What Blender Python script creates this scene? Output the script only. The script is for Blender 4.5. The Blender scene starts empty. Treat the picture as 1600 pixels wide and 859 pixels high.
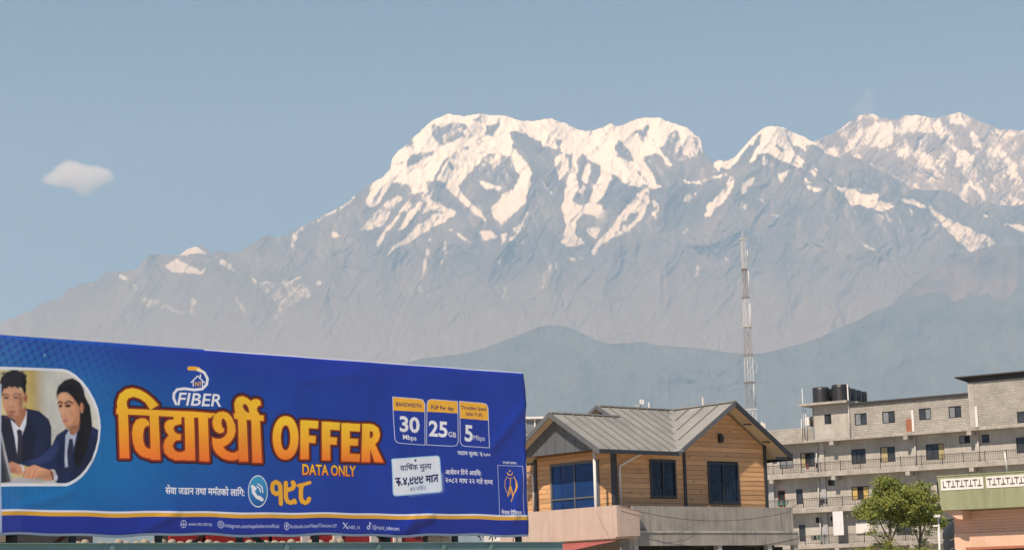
import bpy, bmesh, math, random
import numpy as np
from mathutils import Vector, Matrix

random.seed(7)
SC = bpy.context.scene
COL = SC.collection

# ------------------------------------------------------------------ camera
FPX = 2900.0
PITCH = math.atan(500.5 / FPX)
ROLL = 0.026
EYE = np.array([0.0, 0.0, 1.7])
_f = np.array([0, math.cos(PITCH), math.sin(PITCH)])
_u = np.array([0, -math.sin(PITCH), math.cos(PITCH)])
_r = np.array([1.0, 0, 0])
_c, _s = math.cos(ROLL), math.sin(ROLL)
cam_d = bpy.data.cameras.new('camera')
cam = bpy.data.objects.new('camera', cam_d)
COL.objects.link(cam)
cr = _c * _r - _s * _u
cu = _s * _r + _c * _u
M = Matrix(((cr[0], cu[0], -_f[0], EYE[0]), (cr[1], cu[1], -_f[1], EYE[1]), (cr[2], cu[2], -_f[2], EYE[2]), (0, 0, 0, 1)))
cam.matrix_world = M
cam_d.sensor_width = 36
cam_d.lens = 36 * FPX / 1600
cam_d.clip_start = 0.5
cam_d.clip_end = 200000
SC.camera = cam

# ------------------------------------------------------------------ sky, sun, exposure
SUN = Vector((-0.45, -0.82, 1.0)).normalized()
world = bpy.data.worlds.new('World')
SC.world = world
world.use_nodes = True
nt = world.node_tree
nt.nodes.clear()
wo = nt.nodes.new('ShaderNodeOutputWorld')
bg = nt.nodes.new('ShaderNodeBackground')
sky = nt.nodes.new('ShaderNodeTexSky')
sky.sky_type = 'NISHITA'
sky.sun_disc = False
sky.sun_elevation = math.asin(SUN.z)
sky.sun_rotation = math.atan2(SUN.x, SUN.y)
sky.altitude = 2500
sky.air_density = 0.4
sky.dust_density = 0.0
sky.ozone_density = 2.5
bg.inputs[1].default_value = 0.10
nt.links.new(sky.outputs[0], bg.inputs[0])
nt.links.new(bg.outputs[0], wo.inputs[0])
sun_d = bpy.data.lights.new('sun', 'SUN')
sun_d.energy = 4.4
sun_d.angle = math.radians(0.5)
sun_d.color = (1.0, 0.90, 0.80)
sun_o = bpy.data.objects.new('sun', sun_d)
sun_o.rotation_euler = SUN.to_track_quat('Z', 'Y').to_euler()
sun_o.location = (-20, -30, 60)
COL.objects.link(sun_o)
SC.view_settings.view_transform = 'Standard'
SC.view_settings.look = 'None'
SC.view_settings.exposure = 0.32
SC.view_settings.gamma = 1.0
SC.cycles.use_denoising = True
SC.cycles.volume_bounces = 4

# ------------------------------------------------------------------ helpers
def ray(px, py):
    x = (px - 800) / FPX
    y = (429.5 - py) / FPX
    xi = x * _c + y * _s
    yi = -x * _s + y * _c
    return _f + xi * _r + yi * _u

def at(px, py, Y):
    d = ray(px, py)
    return EYE + d * (Y / d[1])

def proj_arr(X, Y, Z):
    dx, dy, dz = X - EYE[0], Y - EYE[1], Z - EYE[2]
    z = dy * _f[1] + dz * _f[2]
    xi = dx / z
    yi = (dy * _u[1] + dz * _u[2]) / z
    return 800 + FPX * (xi * _c - yi * _s), 429.5 - FPX * (xi * _s + yi * _c)

def lin(r, g, b):
    return tuple(((v / 255 / 12.92) if v <= 10 else ((v / 255 + 0.055) / 1.055) ** 2.4) for v in (r, g, b))

class MB:
    """collects shapes of one mesh"""
    def __init__(self):
        self.v = []; self.f = []
    def poly(self, pts):
        n = len(self.v); self.v += [tuple(p) for p in pts]; self.f.append(tuple(range(n, n + len(pts)))); return self
    def box(self, x0, x1, y0, y1, z0, z1):
        n = len(self.v)
        self.v += [(x0, y0, z0), (x1, y0, z0), (x1, y1, z0), (x0, y1, z0), (x0, y0, z1), (x1, y0, z1), (x1, y1, z1), (x0, y1, z1)]
        for q in ((0, 3, 2, 1), (4, 5, 6, 7), (0, 1, 5, 4), (1, 2, 6, 5), (2, 3, 7, 6), (3, 0, 4, 7)):
            self.f.append(tuple(n + i for i in q))
        return self
    def prism(self, pts, off):
        """polygon pts (3d) extruded by vector off"""
        n = len(self.v); k = len(pts)
        self.v += [tuple(p) for p in pts] + [tuple(p[i] + off[i] for i in range(3)) for p in pts]
        self.f.append(tuple(range(n, n + k))); self.f.append(tuple(range(n + 2 * k - 1, n + k - 1, -1)))
        for i in range(k):
            j = (i + 1) % k
            self.f.append((n + j, n + i, n + k + i, n + k + j))
        return self
    def bar(self, p, q, w, h=None, up=(0, 0, 1)):
        """rectangular bar from p to q, width w (sideways), height h (up)"""
        h = w if h is None else h
        p = Vector(p); q = Vector(q); d = (q - p).normalized(); U = Vector(up)
        s = d.cross(U)
        if s.length < 1e-4: s = d.cross(Vector((1, 0, 0)))
        s.normalize(); t = s.cross(d).normalized()
        s *= w / 2; t *= h / 2
        self.prism([p - s - t, p + s - t, p + s + t, p - s + t], q - p)
        return self
    def tube(self, pts, r, seg=8, cap=True):
        pts = [Vector(p) for p in pts]
        rs = r if isinstance(r, (list, tuple)) else [r] * len(pts)
        n = len(self.v)
        prev = None
        for i, p in enumerate(pts):
            d = (pts[min(i + 1, len(pts) - 1)] - pts[max(i - 1, 0)]).normalized()
            a = prev if prev is not None else (Vector((0, 0, 1)) if abs(d.z) < 0.9 else Vector((1, 0, 0)))
            s = (a - d * a.dot(d)).normalized(); prev = s
            t = d.cross(s)
            for k in range(seg):
                an = 2 * math.pi * k / seg
                self.v.append(tuple(p + (s * math.cos(an) + t * math.sin(an)) * rs[i]))
        for i in range(len(pts) - 1):
            for k in range(seg):
                a = n + i * seg + k; b = n + i * seg + (k + 1) % seg
                self.f.append((a, b, b + seg, a + seg))
        if cap:
            self.f.append(tuple(n + k for k in range(seg))[::-1])
            m = n + (len(pts) - 1) * seg
            self.f.append(tuple(m + k for k in range(seg)))
        return self
    def lathe(self, prof, cx=0, cy=0, seg=20):
        n = len(self.v)
        for (r, z) in prof:
            for k in range(seg):
                an = 2 * math.pi * k / seg
                self.v.append((cx + r * math.cos(an), cy + r * math.sin(an), z))
        for i in range(len(prof) - 1):
            for k in range(seg):
                a = n + i * seg + k; b = n + i * seg + (k + 1) % seg
                self.f.append((a, b, b + seg, a + seg))
        self.f.append(tuple(n + k for k in range(seg))[::-1])
        m = n + (len(prof) - 1) * seg
        self.f.append(tuple(m + k for k in range(seg)))
        return self
    def mesh(self, name, m=None, smooth=False):
        me = bpy.data.meshes.new(name)
        me.from_pydata([tuple(map(float, p)) for p in self.v], [], self.f)
        bm = bmesh.new(); bm.from_mesh(me); bmesh.ops.recalc_face_normals(bm, faces=bm.faces); bm.to_mesh(me); bm.free()
        if m: me.materials.append(m)
        if smooth:
            me.polygons.foreach_set('use_smooth', [True] * len(me.polygons))
        return me
    def build(self, name, m=None, parent=None, smooth=False, loc=None):
        return link(name, self.mesh(name, m, smooth), parent, loc)

def link(name, me, parent=None, loc=None):
    o = bpy.data.objects.new(name, me)
    COL.objects.link(o)
    if parent is not None: o.parent = parent
    if loc is not None: o.location = loc
    return o

def tag(o, label=None, cat=None, group=None, kind=None):
    if label: o['label'] = label
    if cat: o['category'] = cat
    if group: o['group'] = group
    if kind: o['kind'] = kind
    return o

def empty(name, loc=(0, 0, 0), rz=0.0):
    o = bpy.data.objects.new(name, None)
    o.empty_display_size = 0.3
    COL.objects.link(o); o.location = [float(v) for v in loc]; o.rotation_euler = (0, 0, rz)
    return o

def copy_tree(o, parent=None):
    c = o.copy(); COL.objects.link(c)
    if parent is not None: c.parent = parent
    for ch in [x for x in bpy.data.objects if x.parent == o]:
        copy_tree(ch, c)
    return c

def clip(poly, f):
    """Sutherland-Hodgman against f(p) >= 0, f linear"""
    out = []
    for i in range(len(poly)):
        a, b = poly[i], poly[(i + 1) % len(poly)]
        fa, fb = f(a), f(b)
        if fa >= 0: out.append(a)
        if (fa > 0 > fb) or (fa < 0 < fb):
            t = fa / (fa - fb)
            out.append(tuple(a[k] + (b[k] - a[k]) * t for k in range(len(a))))
    return out

# ------------------------------------------------------------------ materials
def material(name, col, rough=0.8, var=0.0, scale=3.0, col2=None, bump=0.0, bscale=None, metallic=0.0, stretch=(1, 1, 1),
             rnd=0.0, streak=0.0, spec=0.5, streak_col=None, detail=6, thr=None):
    m = bpy.data.materials.new(name); m.use_nodes = True
    t = m.node_tree; N = t.nodes; Lk = t.links
    b = N['Principled BSDF']
    b.inputs['Roughness'].default_value = rough
    b.inputs['Metallic'].default_value = metallic
    b.inputs['Specular IOR Level'].default_value = spec
    tc = N.new('ShaderNodeTexCoord')
    mp = N.new('ShaderNodeMapping'); mp.inputs['Scale'].default_value = stretch
    Lk.new(tc.outputs['Object'], mp.inputs['Vector'])
    out = None
    c1 = (*col, 1); c2 = (*(col2 or tuple(v * (1 - var) for v in col)), 1)
    ns = N.new('ShaderNodeTexNoise'); ns.inputs['Scale'].default_value = scale; ns.inputs['Detail'].default_value = detail
    ns.inputs['Roughness'].default_value = 0.6
    Lk.new(mp.outputs[0], ns.inputs['Vector'])
    rp = N.new('ShaderNodeValToRGB')
    lo, hi = thr or (0.3, 0.7)
    rp.color_ramp.elements[0].position = lo; rp.color_ramp.elements[1].position = hi
    rp.color_ramp.elements[0].color = c1; rp.color_ramp.elements[1].color = c2
    Lk.new(ns.outputs['Fac'], rp.inputs['Fac'])
    out = rp.outputs['Color']
    if streak:
        mp2 = N.new('ShaderNodeMapping'); mp2.inputs['Scale'].default_value = (6, 6, 0.35)
        Lk.new(tc.outputs['Object'], mp2.inputs['Vector'])
        n2 = N.new('ShaderNodeTexNoise'); n2.inputs['Scale'].default_value = 1.0; n2.inputs['Detail'].default_value = 5
        Lk.new(mp2.outputs[0], n2.inputs['Vector'])
        r2 = N.new('ShaderNodeValToRGB'); r2.color_ramp.elements[0].position = 0.42; r2.color_ramp.elements[1].position = 0.68
        Lk.new(n2.outputs['Fac'], r2.inputs['Fac'])
        n3 = N.new('ShaderNodeTexNoise'); n3.inputs['Scale'].default_value = 0.55; n3.inputs['Detail'].default_value = 4
        Lk.new(tc.outputs['Object'], n3.inputs['Vector'])
        r3 = N.new('ShaderNodeMapRange'); r3.inputs['From Min'].default_value = .38; r3.inputs['From Max'].default_value = .6; r3.inputs['To Min'].default_value = .15; r3.inputs['To Max'].default_value = streak * 1.15
        Lk.new(n3.outputs['Fac'], r3.inputs['Value'])
        mu = N.new('ShaderNodeMath'); mu.operation = 'MULTIPLY'; Lk.new(r3.outputs[0], mu.inputs[1])
        Lk.new(r2.outputs['Color'], mu.inputs[0])
        mx = N.new('ShaderNodeMixRGB'); mx.inputs[2].default_value = (*(streak_col or tuple(v * 0.4 for v in col)), 1)
        Lk.new(mu.outputs[0], mx.inputs[0]); Lk.new(out, mx.inputs[1]); out = mx.outputs[0]
    if rnd:
        oi = N.new('ShaderNodeObjectInfo')
        mr = N.new('ShaderNodeMapRange'); mr.inputs['To Min'].default_value = 1 - rnd; mr.inputs['To Max'].default_value = 1 + rnd
        Lk.new(oi.outputs['Random'], mr.inputs['Value'])
        hs = N.new('ShaderNodeHueSaturation'); Lk.new(mr.outputs[0], hs.inputs['Value']); Lk.new(out, hs.inputs['Color'])
        out = hs.outputs[0]
    Lk.new(out, b.inputs['Base Color'])
    if bump:
        nb = N.new('ShaderNodeTexNoise'); nb.inputs['Scale'].default_value = bscale or scale * 4; nb.inputs['Detail'].default_value = 5
        Lk.new(mp.outputs[0], nb.inputs['Vector'])
        bp = N.new('ShaderNodeBump'); bp.inputs['Strength'].default_value = bump; bp.inputs['Distance'].default_value = 0.02
        Lk.new(nb.outputs['Fac'], bp.inputs['Height']); Lk.new(bp.outputs[0], b.inputs['Normal'])
    return m

def wood_material():
    m = material('pine_board', (0.72, 0.43, 0.21), 0.6, scale=2.0, col2=(0.54, 0.295, 0.13), stretch=(0.5, 0.5, 9), rnd=0.17, bump=0.2, bscale=14)
    t = m.node_tree; N = t.nodes; Lk = t.links; b = N['Principled BSDF']
    src = b.inputs['Base Color'].links[0].from_socket
    tc = N.new('ShaderNodeTexCoord'); mp = N.new('ShaderNodeMapping'); mp.inputs['Scale'].default_value = (1.0, 1.0, 1.4)
    oi = N.new('ShaderNodeObjectInfo')
    ad = N.new('ShaderNodeVectorMath'); ad.operation = 'ADD'
    sc = N.new('ShaderNodeVectorMath'); sc.operation = 'SCALE'; sc.inputs['Scale'].default_value = 7.0
    cb = N.new('ShaderNodeCombineXYZ'); Lk.new(oi.outputs['Random'], cb.inputs[0]); Lk.new(oi.outputs['Random'], cb.inputs[1])
    Lk.new(cb.outputs[0], sc.inputs[0]); Lk.new(tc.outputs['Object'], ad.inputs[0]); Lk.new(sc.outputs[0], ad.inputs[1])
    Lk.new(ad.outputs[0], mp.inputs['Vector'])
    vo = N.new('ShaderNodeTexVoronoi'); vo.inputs['Scale'].default_value = 1.7
    Lk.new(mp.outputs[0], vo.inputs['Vector'])
    rp = N.new('ShaderNodeValToRGB'); rp.color_ramp.elements[0].position = 0.05; rp.color_ramp.elements[1].position = 0.17
    rp.color_ramp.elements[0].color = (0.75, 0.75, 0.75, 1); rp.color_ramp.elements[1].color = (0, 0, 0, 1)
    Lk.new(vo.outputs['Distance'], rp.inputs['Fac'])
    mx = N.new('ShaderNodeMixRGB'); mx.inputs[2].default_value = (0.14, 0.05, 0.018, 1)
    Lk.new(rp.outputs['Color'], mx.inputs[0]); Lk.new(src, mx.inputs[1]); Lk.new(mx.outputs[0], b.inputs['Base Color'])
    return m

MT = {}
MT['wood'] = wood_material()
MT['dark_trim'] = material('charcoal_trim', (0.035, 0.04, 0.048), 0.5, var=0.25, scale=2, rnd=0.1)
MT['navy_frame'] = material('dark_window_frame', (0.022, 0.025, 0.035), 0.4, var=0.2)
MT['grey_frame'] = material('grey_window_frame', (0.13, 0.14, 0.145), 0.45, var=0.2)
MT['roof'] = material('grey_metal_roof', (0.37, 0.365, 0.34), 0.5, var=0.30, scale=0.7, rnd=0.05, metallic=0.0, bump=0.05)
MT['roof_rib'] = material('roof_seam', (0.20, 0.195, 0.18), 0.55, var=0.15)
MT['rake'] = material('grey_rake_trim', (0.13, 0.135, 0.14), 0.5, var=0.15)
MT['gable'] = material('slate_grey_cladding', (0.12, 0.13, 0.14), 0.55, var=0.12, scale=1.5, rnd=0.05)
MT['soffit'] = material('beige_soffit_board', (0.66, 0.53, 0.36), 0.7, var=0.15, scale=2, stretch=(1, 6, 1))
MT['brown'] = material('brown_ceiling_board', (0.22, 0.10, 0.05), 0.7, var=0.2, stretch=(1, 6, 1))
MT['pink'] = material('pink_plaster', (0.58, 0.455, 0.38), 0.85, var=0.16, scale=0.9, bump=0.2, bscale=20, streak=0.45, streak_col=(0.42, 0.28, 0.22))
MT['concrete'] = material('weathered_concrete', (0.44, 0.41, 0.355), 0.9, scale=0.9, col2=(0.27, 0.26, 0.24), bump=0.4, bscale=12, streak=0.75, streak_col=(0.18, 0.18, 0.17), stretch=(1, 1, 0.8))
MT['concrete_lip'] = material('pale_concrete_lip', (0.60, 0.57, 0.50), 0.9, scale=2.2, col2=(0.42, 0.40, 0.36), bump=0.4, streak=0.7, streak_col=(0.2, 0.2, 0.19))
MT['white_pipe'] = material('white_pvc', (0.74, 0.72, 0.69), 0.4, var=0.12)
MT['red_sheet'] = material('red_corrugated_sheet', (0.40, 0.11, 0.10), 0.55, var=0.25, scale=2)
MT['brick'] = material('grey_block', (0.26, 0.24, 0.21), 0.9, var=0.3, scale=5, rnd=0.12)
MT['dark'] = material('dark_interior', (0.02, 0.02, 0.02), 0.9)

def glass(name, col, rough=0.08, var=0.4, scale=1.5, col2=None, stretch=(1, 1, 1), thr=None):
    m = material(name, col, rough, var=var, scale=scale, spec=0.25, col2=col2, stretch=stretch, thr=thr)
    return m
MT['blue_glass'] = glass('blue_tinted_glass', (0.014, 0.055, 0.20), var=0.5, scale=0.5)
MT['navy_glass'] = glass('dark_blue_glass', (0.003, 0.007, 0.018), scale=3, stretch=(4, 4, .8), col2=(0.03, 0.05, 0.09), thr=(.42, .75))
MT['grey_glass'] = glass('grey_glass', (0.06, 0.07, 0.08), rough=0.12)
MT['pale_glass'] = glass('pale_glass', (0.24, 0.26, 0.28), rough=0.2, var=0.2)
MT['curtain'] = material('cream_curtain', (0.50, 0.42, 0.22), 0.9, var=0.3, scale=9, stretch=(6, 1, 0.2))
MT['gold_curtain'] = material('golden_curtain', (0.66, 0.46, 0.15), 0.9, var=0.3, scale=9, stretch=(6, 1, 0.2))

# far concrete building
def block_wall_material():
    m = bpy.data.materials.new('rough_block_masonry'); m.use_nodes = True
    t = m.node_tree; N = t.nodes; Lk = t.links; b = N['Principled BSDF']; b.inputs['Roughness'].default_value = 0.95
    tc = N.new('ShaderNodeTexCoord'); sp = N.new('ShaderNodeSeparateXYZ'); cb = N.new('ShaderNodeCombineXYZ')
    Lk.new(tc.outputs['Object'], sp.inputs[0]); Lk.new(sp.outputs['X'], cb.inputs[0]); Lk.new(sp.outputs['Z'], cb.inputs[1])
    br = N.new('ShaderNodeTexBrick'); br.inputs['Scale'].default_value = 1.0
    br.inputs['Brick Width'].default_value = 0.33; br.inputs['Row Height'].default_value = 0.145; br.inputs['Mortar Size'].default_value = 0.018
    br.inputs['Color1'].default_value = (0.50, 0.48, 0.435, 1); br.inputs['Color2'].default_value = (0.40, 0.38, 0.34, 1); br.inputs['Mortar'].default_value = (0.29, 0.27, 0.235, 1)
    Lk.new(cb.outputs[0], br.inputs['Vector'])
    ns = N.new('ShaderNodeTexNoise'); ns.inputs['Scale'].default_value = 0.55; ns.inputs['Detail'].default_value = 7; ns.inputs['Roughness'].default_value = 0.65
    Lk.new(tc.outputs['Object'], ns.inputs['Vector'])
    mr = N.new('ShaderNodeMapRange'); mr.inputs['From Min'].default_value = 0.3; mr.inputs['From Max'].default_value = 0.7
    mr.inputs['To Min'].default_value = 0.72; mr.inputs['To Max'].default_value = 1.2
    Lk.new(ns.outputs['Fac'], mr.inputs['Value'])
    hs = N.new('ShaderNodeHueSaturation'); Lk.new(mr.outputs[0], hs.inputs['Value']); Lk.new(br.outputs['Color'], hs.inputs['Color'])
    Lk.new(hs.outputs[0], b.inputs['Base Color'])
    bp = N.new('ShaderNodeBump'); bp.inputs['Strength'].default_value = 1.0; bp.inputs['Distance'].default_value = 0.05
    iv = N.new('ShaderNodeMath'); iv.operation = 'SUBTRACT'; iv.inputs[0].default_value = 1.0
    Lk.new(br.outputs['Fac'], iv.inputs[1]); Lk.new(iv.outputs[0], bp.inputs['Height']); Lk.new(bp.outputs[0], b.inputs['Normal'])
    return m
MT['block'] = block_wall_material()
MT['render'] = material('grey_cement_render', (0.54, 0.515, 0.46), 0.92, scale=0.6, col2=(0.36, 0.34, 0.30), bump=0.3, bscale=8, streak=0.42, streak_col=(0.27, 0.25, 0.22))
MT['slab'] = material('raw_concrete_slab', (0.52, 0.49, 0.435), 0.92, scale=1.0, col2=(0.27, 0.255, 0.23), bump=0.4, bscale=7, streak=0.45, streak_col=(0.2, 0.18, 0.155))
MT['pale_paint'] = material('pale_grey_paint', (0.42, 0.43, 0.44), 0.8, var=0.12)
MT['rail'] = material('dark_railing_iron', (0.045, 0.042, 0.040), 0.6, var=0.2)
MT['black_plastic'] = material('black_tank_plastic', (0.028, 0.029, 0.032), 0.45, var=0.3, scale=1.2)
MT['dark_roof_edge'] = material('dark_roof_edge', (0.045, 0.042, 0.04), 0.7, var=0.3)
MT['red_brick'] = material('red_brick', (0.44, 0.16, 0.09), 0.9, var=0.25, scale=6, rnd=0.1)
MT['white_paint'] = material('white_paint', (0.78, 0.76, 0.72), 0.7, var=0.1)
MT['sheet'] = material('hanging_white_sheet', (0.72, 0.72, 0.73), 0.9, var=0.08, scale=3)
MT['green_paint'] = material('sage_green_paint', (0.31, 0.33, 0.20), 0.8, scale=1.3, col2=(0.27, 0.29, 0.17), streak=0.5, streak_col=(0.17, 0.19, 0.11), bump=0.1, bscale=18)
MT['salmon'] = material('salmon_paint', (0.76, 0.50, 0.36), 0.85, streak=.35, streak_col=(.5, .3, .2), var=0.14, scale=2.2, bump=0.15, bscale=15)
MT['salmon_block'] = material('salmon_painted_course', (0.74, 0.45, 0.32), 0.85, var=0.14, scale=3, rnd=0.05)
MT['mast_white'] = material('white_mast_steel', (0.72, 0.71, 0.70), 0.5, var=0.2)
MT['mast_red'] = material('faded_red_mast_steel', (0.34, 0.30, 0.295), 0.5, var=0.2)
MT['teal'] = material('teal_painted_steel', (0.16, 0.30, 0.31), 0.55, scale=1.1, col2=(0.12, 0.23, 0.24), streak=0.35, streak_col=(0.12, 0.2, 0.2), bump=0.3, bscale=5)
MT['rust'] = material('rusty_brace', (0.33, 0.11, 0.05), 0.8, var=0.3, scale=6)
MT['bark'] = material('grey_bark', (0.17, 0.14, 0.11), 0.9, var=0.4, scale=6, stretch=(3, 3, 0.6))
MT['beige'] = material('beige_plaster', (0.42, 0.37, 0.29), 0.85, var=0.25, scale=5)
MT['bright_red'] = material('bright_red_panel', (0.42, 0.035, 0.035), 0.5, var=0.25, scale=3)
MT['cream_wall'] = material('cream_wall', (0.62, 0.47, 0.36), 0.85, var=0.15, scale=4)
MT['grey_wall'] = material('dark_grey_wall', (0.10, 0.10, 0.105), 0.85, var=0.3, scale=3)
MT['wire'] = material('black_cable', (0.03, 0.03, 0.03), 0.6)

# ================================================================== landscape
def vnoise(x, y, seed):
    rng = np.random.RandomState(seed)
    T = rng.rand(256, 256)
    xi = np.floor(x).astype(int); yi = np.floor(y).astype(int)
    fx = x - xi; fy = y - yi
    fx = fx * fx * fx * (fx * (fx * 6 - 15) + 10); fy = fy * fy * fy * (fy * (fy * 6 - 15) + 10)
    a = T[xi % 256, yi % 256]; b = T[(xi + 1) % 256, yi % 256]; c = T[xi % 256, (yi + 1) % 256]; d = T[(xi + 1) % 256, (yi + 1) % 256]
    return (a * (1 - fx) + b * fx) * (1 - fy) + (c * (1 - fx) + d * fx) * fy * 1.0

def fbm(x, y, seed, octs=5, gain=0.5, ridged=False):
    s = 0; a = 1; tot = 0
    for k in range(octs):
        n = vnoise(x * 2 ** k + 17.3 * k, y * 2 ** k + 5.1 * k, seed + k)
        if ridged: n = 1 - abs(2 * n - 1)
        s = s + a * n; tot += a; a *= gain
    return s / tot

def zc(pts, ox, oy, s):
    return [(ox + x / s, oy + y / s) for x, y in pts]

def interp_ridge(pts):
    pts = sorted(pts)
    xs = np.array([p[0] for p in pts]); ys = np.array([p[1] for p in pts])
    return lambda px: np.interp(px, xs, ys)

def inside(px, py, poly):
    m = np.zeros(px.shape, bool)
    n = len(poly)
    for i in range(n):
        x1, y1 = poly[i]; x2, y2 = poly[(i + 1) % n]
        if y1 == y2: continue
        c = ((y1 > py) != (y2 > py)) & (px < (x2 - x1) * (py - y1) / (y2 - y1) + x1)
        m ^= c
    return m

def segdist(px, py, pl):
    d = np.full(px.shape, 1e9)
    for (x1, y1), (x2, y2) in zip(pl[:-1], pl[1:]):
        dx, dy = x2 - x1, y2 - y1
        t = np.clip(((px - x1) * dx + (py - y1) * dy) / (dx * dx + dy * dy + 1e-9), 0, 1)
        d = np.minimum(d, np.hypot(px - x1 - t * dx, py - y1 - t * dy))
    return d

def range_sheet(name, ridge, x0, x1, step, rows, ybase, Yr, Yb, relief, mat, lit_snow=None, jag=1.0, seed=3, smooth=True, yref=180.0):
    """terrain seen from the south: columns follow bearings, rows climb from the foot to the crest; crest, back slope and foot included"""
    cols = np.arange(x0, x1 + step, step)
    nb = 3
    t = np.linspace(0, 1, rows)
    PX, T = np.meshgrid(cols, t)
    R = ridge(cols) + jag * 2 * (fbm(cols / 5.0, cols * 0, seed + 50, 4) - 0.5) * 1.6
    PY = R[None, :] + (ybase - R[None, :]) * T
    Yd = Yr + (Yb - Yr) * (PY - yref) / (ybase - yref)
    Yd = Yd - relief(PX, PY)
    x = (PX - 800) / FPX; y = (429.5 - PY) / FPX
    xi = x * _c + y * _s; yi = -x * _s + y * _c
    D0 = _f[0] + xi; D1 = _f[1] + yi * _u[1]; D2 = _f[2] + yi * _u[2]
    k = Yd / D1
    X = D0 * k; Y = Yd; Z = EYE[2] + D2 * k
    backs = []
    for j in range(1, nb + 1):
        backs.append((X[0] * 1.0, Y[0] + 320.0 * j, Z[0] * (1 - 0.22 * j) - 1))
    foot = (X[-1], Y[-1] - 400.0, Z[-1] * 0 - 0.4)
    bX = np.vstack([b[0] for b in backs[::-1]] + [X, foot[0][None, :]])
    bY = np.vstack([b[1] for b in backs[::-1]] + [Y, foot[1][None, :]])
    bZ = np.vstack([b[2] for b in backs[::-1]] + [Z, foot[2][None, :]])
    nr, nc = bX.shape
    co = np.stack([bX, bY, bZ], -1).reshape(-1, 3).astype(np.float32)
    idx = np.arange(nr * nc).reshape(nr, nc)
    quads = np.stack([idx[1:, :-1], idx[1:, 1:], idx[:-1, 1:], idx[:-1, :-1]], -1).reshape(-1, 4).astype(np.int32)
    me = bpy.data.meshes.new(name)
    me.vertices.add(len(co)); me.vertices.foreach_set('co', co.ravel())
    me.loops.add(quads.size); me.loops.foreach_set('vertex_index', quads.ravel())
    me.polygons.add(len(quads)); me.polygons.foreach_set('loop_start', np.arange(0, quads.size, 4, dtype=np.int32))
    me.polygons.foreach_set('loop_total', np.full(len(quads), 4, dtype=np.int32))
    me.polygons.foreach_set('use_smooth', np.full(len(quads), smooth))
    me.update(calc_edges=True)
    if lit_snow is not None:
        S = lit_snow(PX, PY, T)
        full = np.vstack([np.repeat(S[:1], nb, 0), S, S[-1:]]).astype(np.float32)
        at_ = me.attributes.new('lit_snow', 'FLOAT', 'POINT'); at_.data.foreach_set('value', full.ravel())
    me.materials.append(mat)
    return link(name, me)

def mountain_material(name, rock, rock2, snowc, scale=0.0012, low=None):
    m = bpy.data.materials.new(name); m.use_nodes = True
    t = m.node_tree; N = t.nodes; Lk = t.links; b = N['Principled BSDF']; b.inputs['Roughness'].default_value = 0.9
    b.inputs['Specular IOR Level'].default_value = 0.1
    tc = N.new('ShaderNodeTexCoord')
    ns = N.new('ShaderNodeTexNoise'); ns.inputs['Scale'].default_value = scale; ns.inputs['Detail'].default_value = 9; ns.inputs['Roughness'].default_value = 0.62
    Lk.new(tc.outputs['Object'], ns.inputs['Vector'])
    rp = N.new('ShaderNodeValToRGB'); rp.color_ramp.elements[0].position = 0.36; rp.color_ramp.elements[1].position = 0.64
    rp.color_ramp.elements[0].color = (*rock, 1); rp.color_ramp.elements[1].color = (*rock2, 1)
    Lk.new(ns.outputs['Fac'], rp.inputs['Fac'])
    src = rp.outputs['Color']
    if low:                                     # dry grass and soil below the rock line
        sx = N.new('ShaderNodeSeparateXYZ'); Lk.new(tc.outputs['Object'], sx.inputs[0])
        ad = N.new('ShaderNodeMath'); ad.operation = 'MULTIPLY_ADD'; ad.inputs[1].default_value = 1800.0; Lk.new(ns.outputs['Fac'], ad.inputs[0]); Lk.new(sx.outputs['Z'], ad.inputs[2])
        mr = N.new('ShaderNodeMapRange'); mr.inputs['From Min'].default_value = 5600; mr.inputs['From Max'].default_value = 4200; Lk.new(ad.outputs[0], mr.inputs['Value'])
        ml = N.new('ShaderNodeMixRGB'); ml.inputs[2].default_value = (*low, 1); Lk.new(mr.outputs[0], ml.inputs[0]); Lk.new(src, ml.inputs[1]); src = ml.outputs[0]
    at_ = N.new('ShaderNodeAttribute'); at_.attribute_name = 'lit_snow'
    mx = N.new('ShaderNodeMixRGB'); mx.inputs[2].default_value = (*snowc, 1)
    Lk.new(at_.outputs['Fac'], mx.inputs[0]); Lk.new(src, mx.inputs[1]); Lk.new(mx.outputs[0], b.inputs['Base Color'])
    return m

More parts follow.
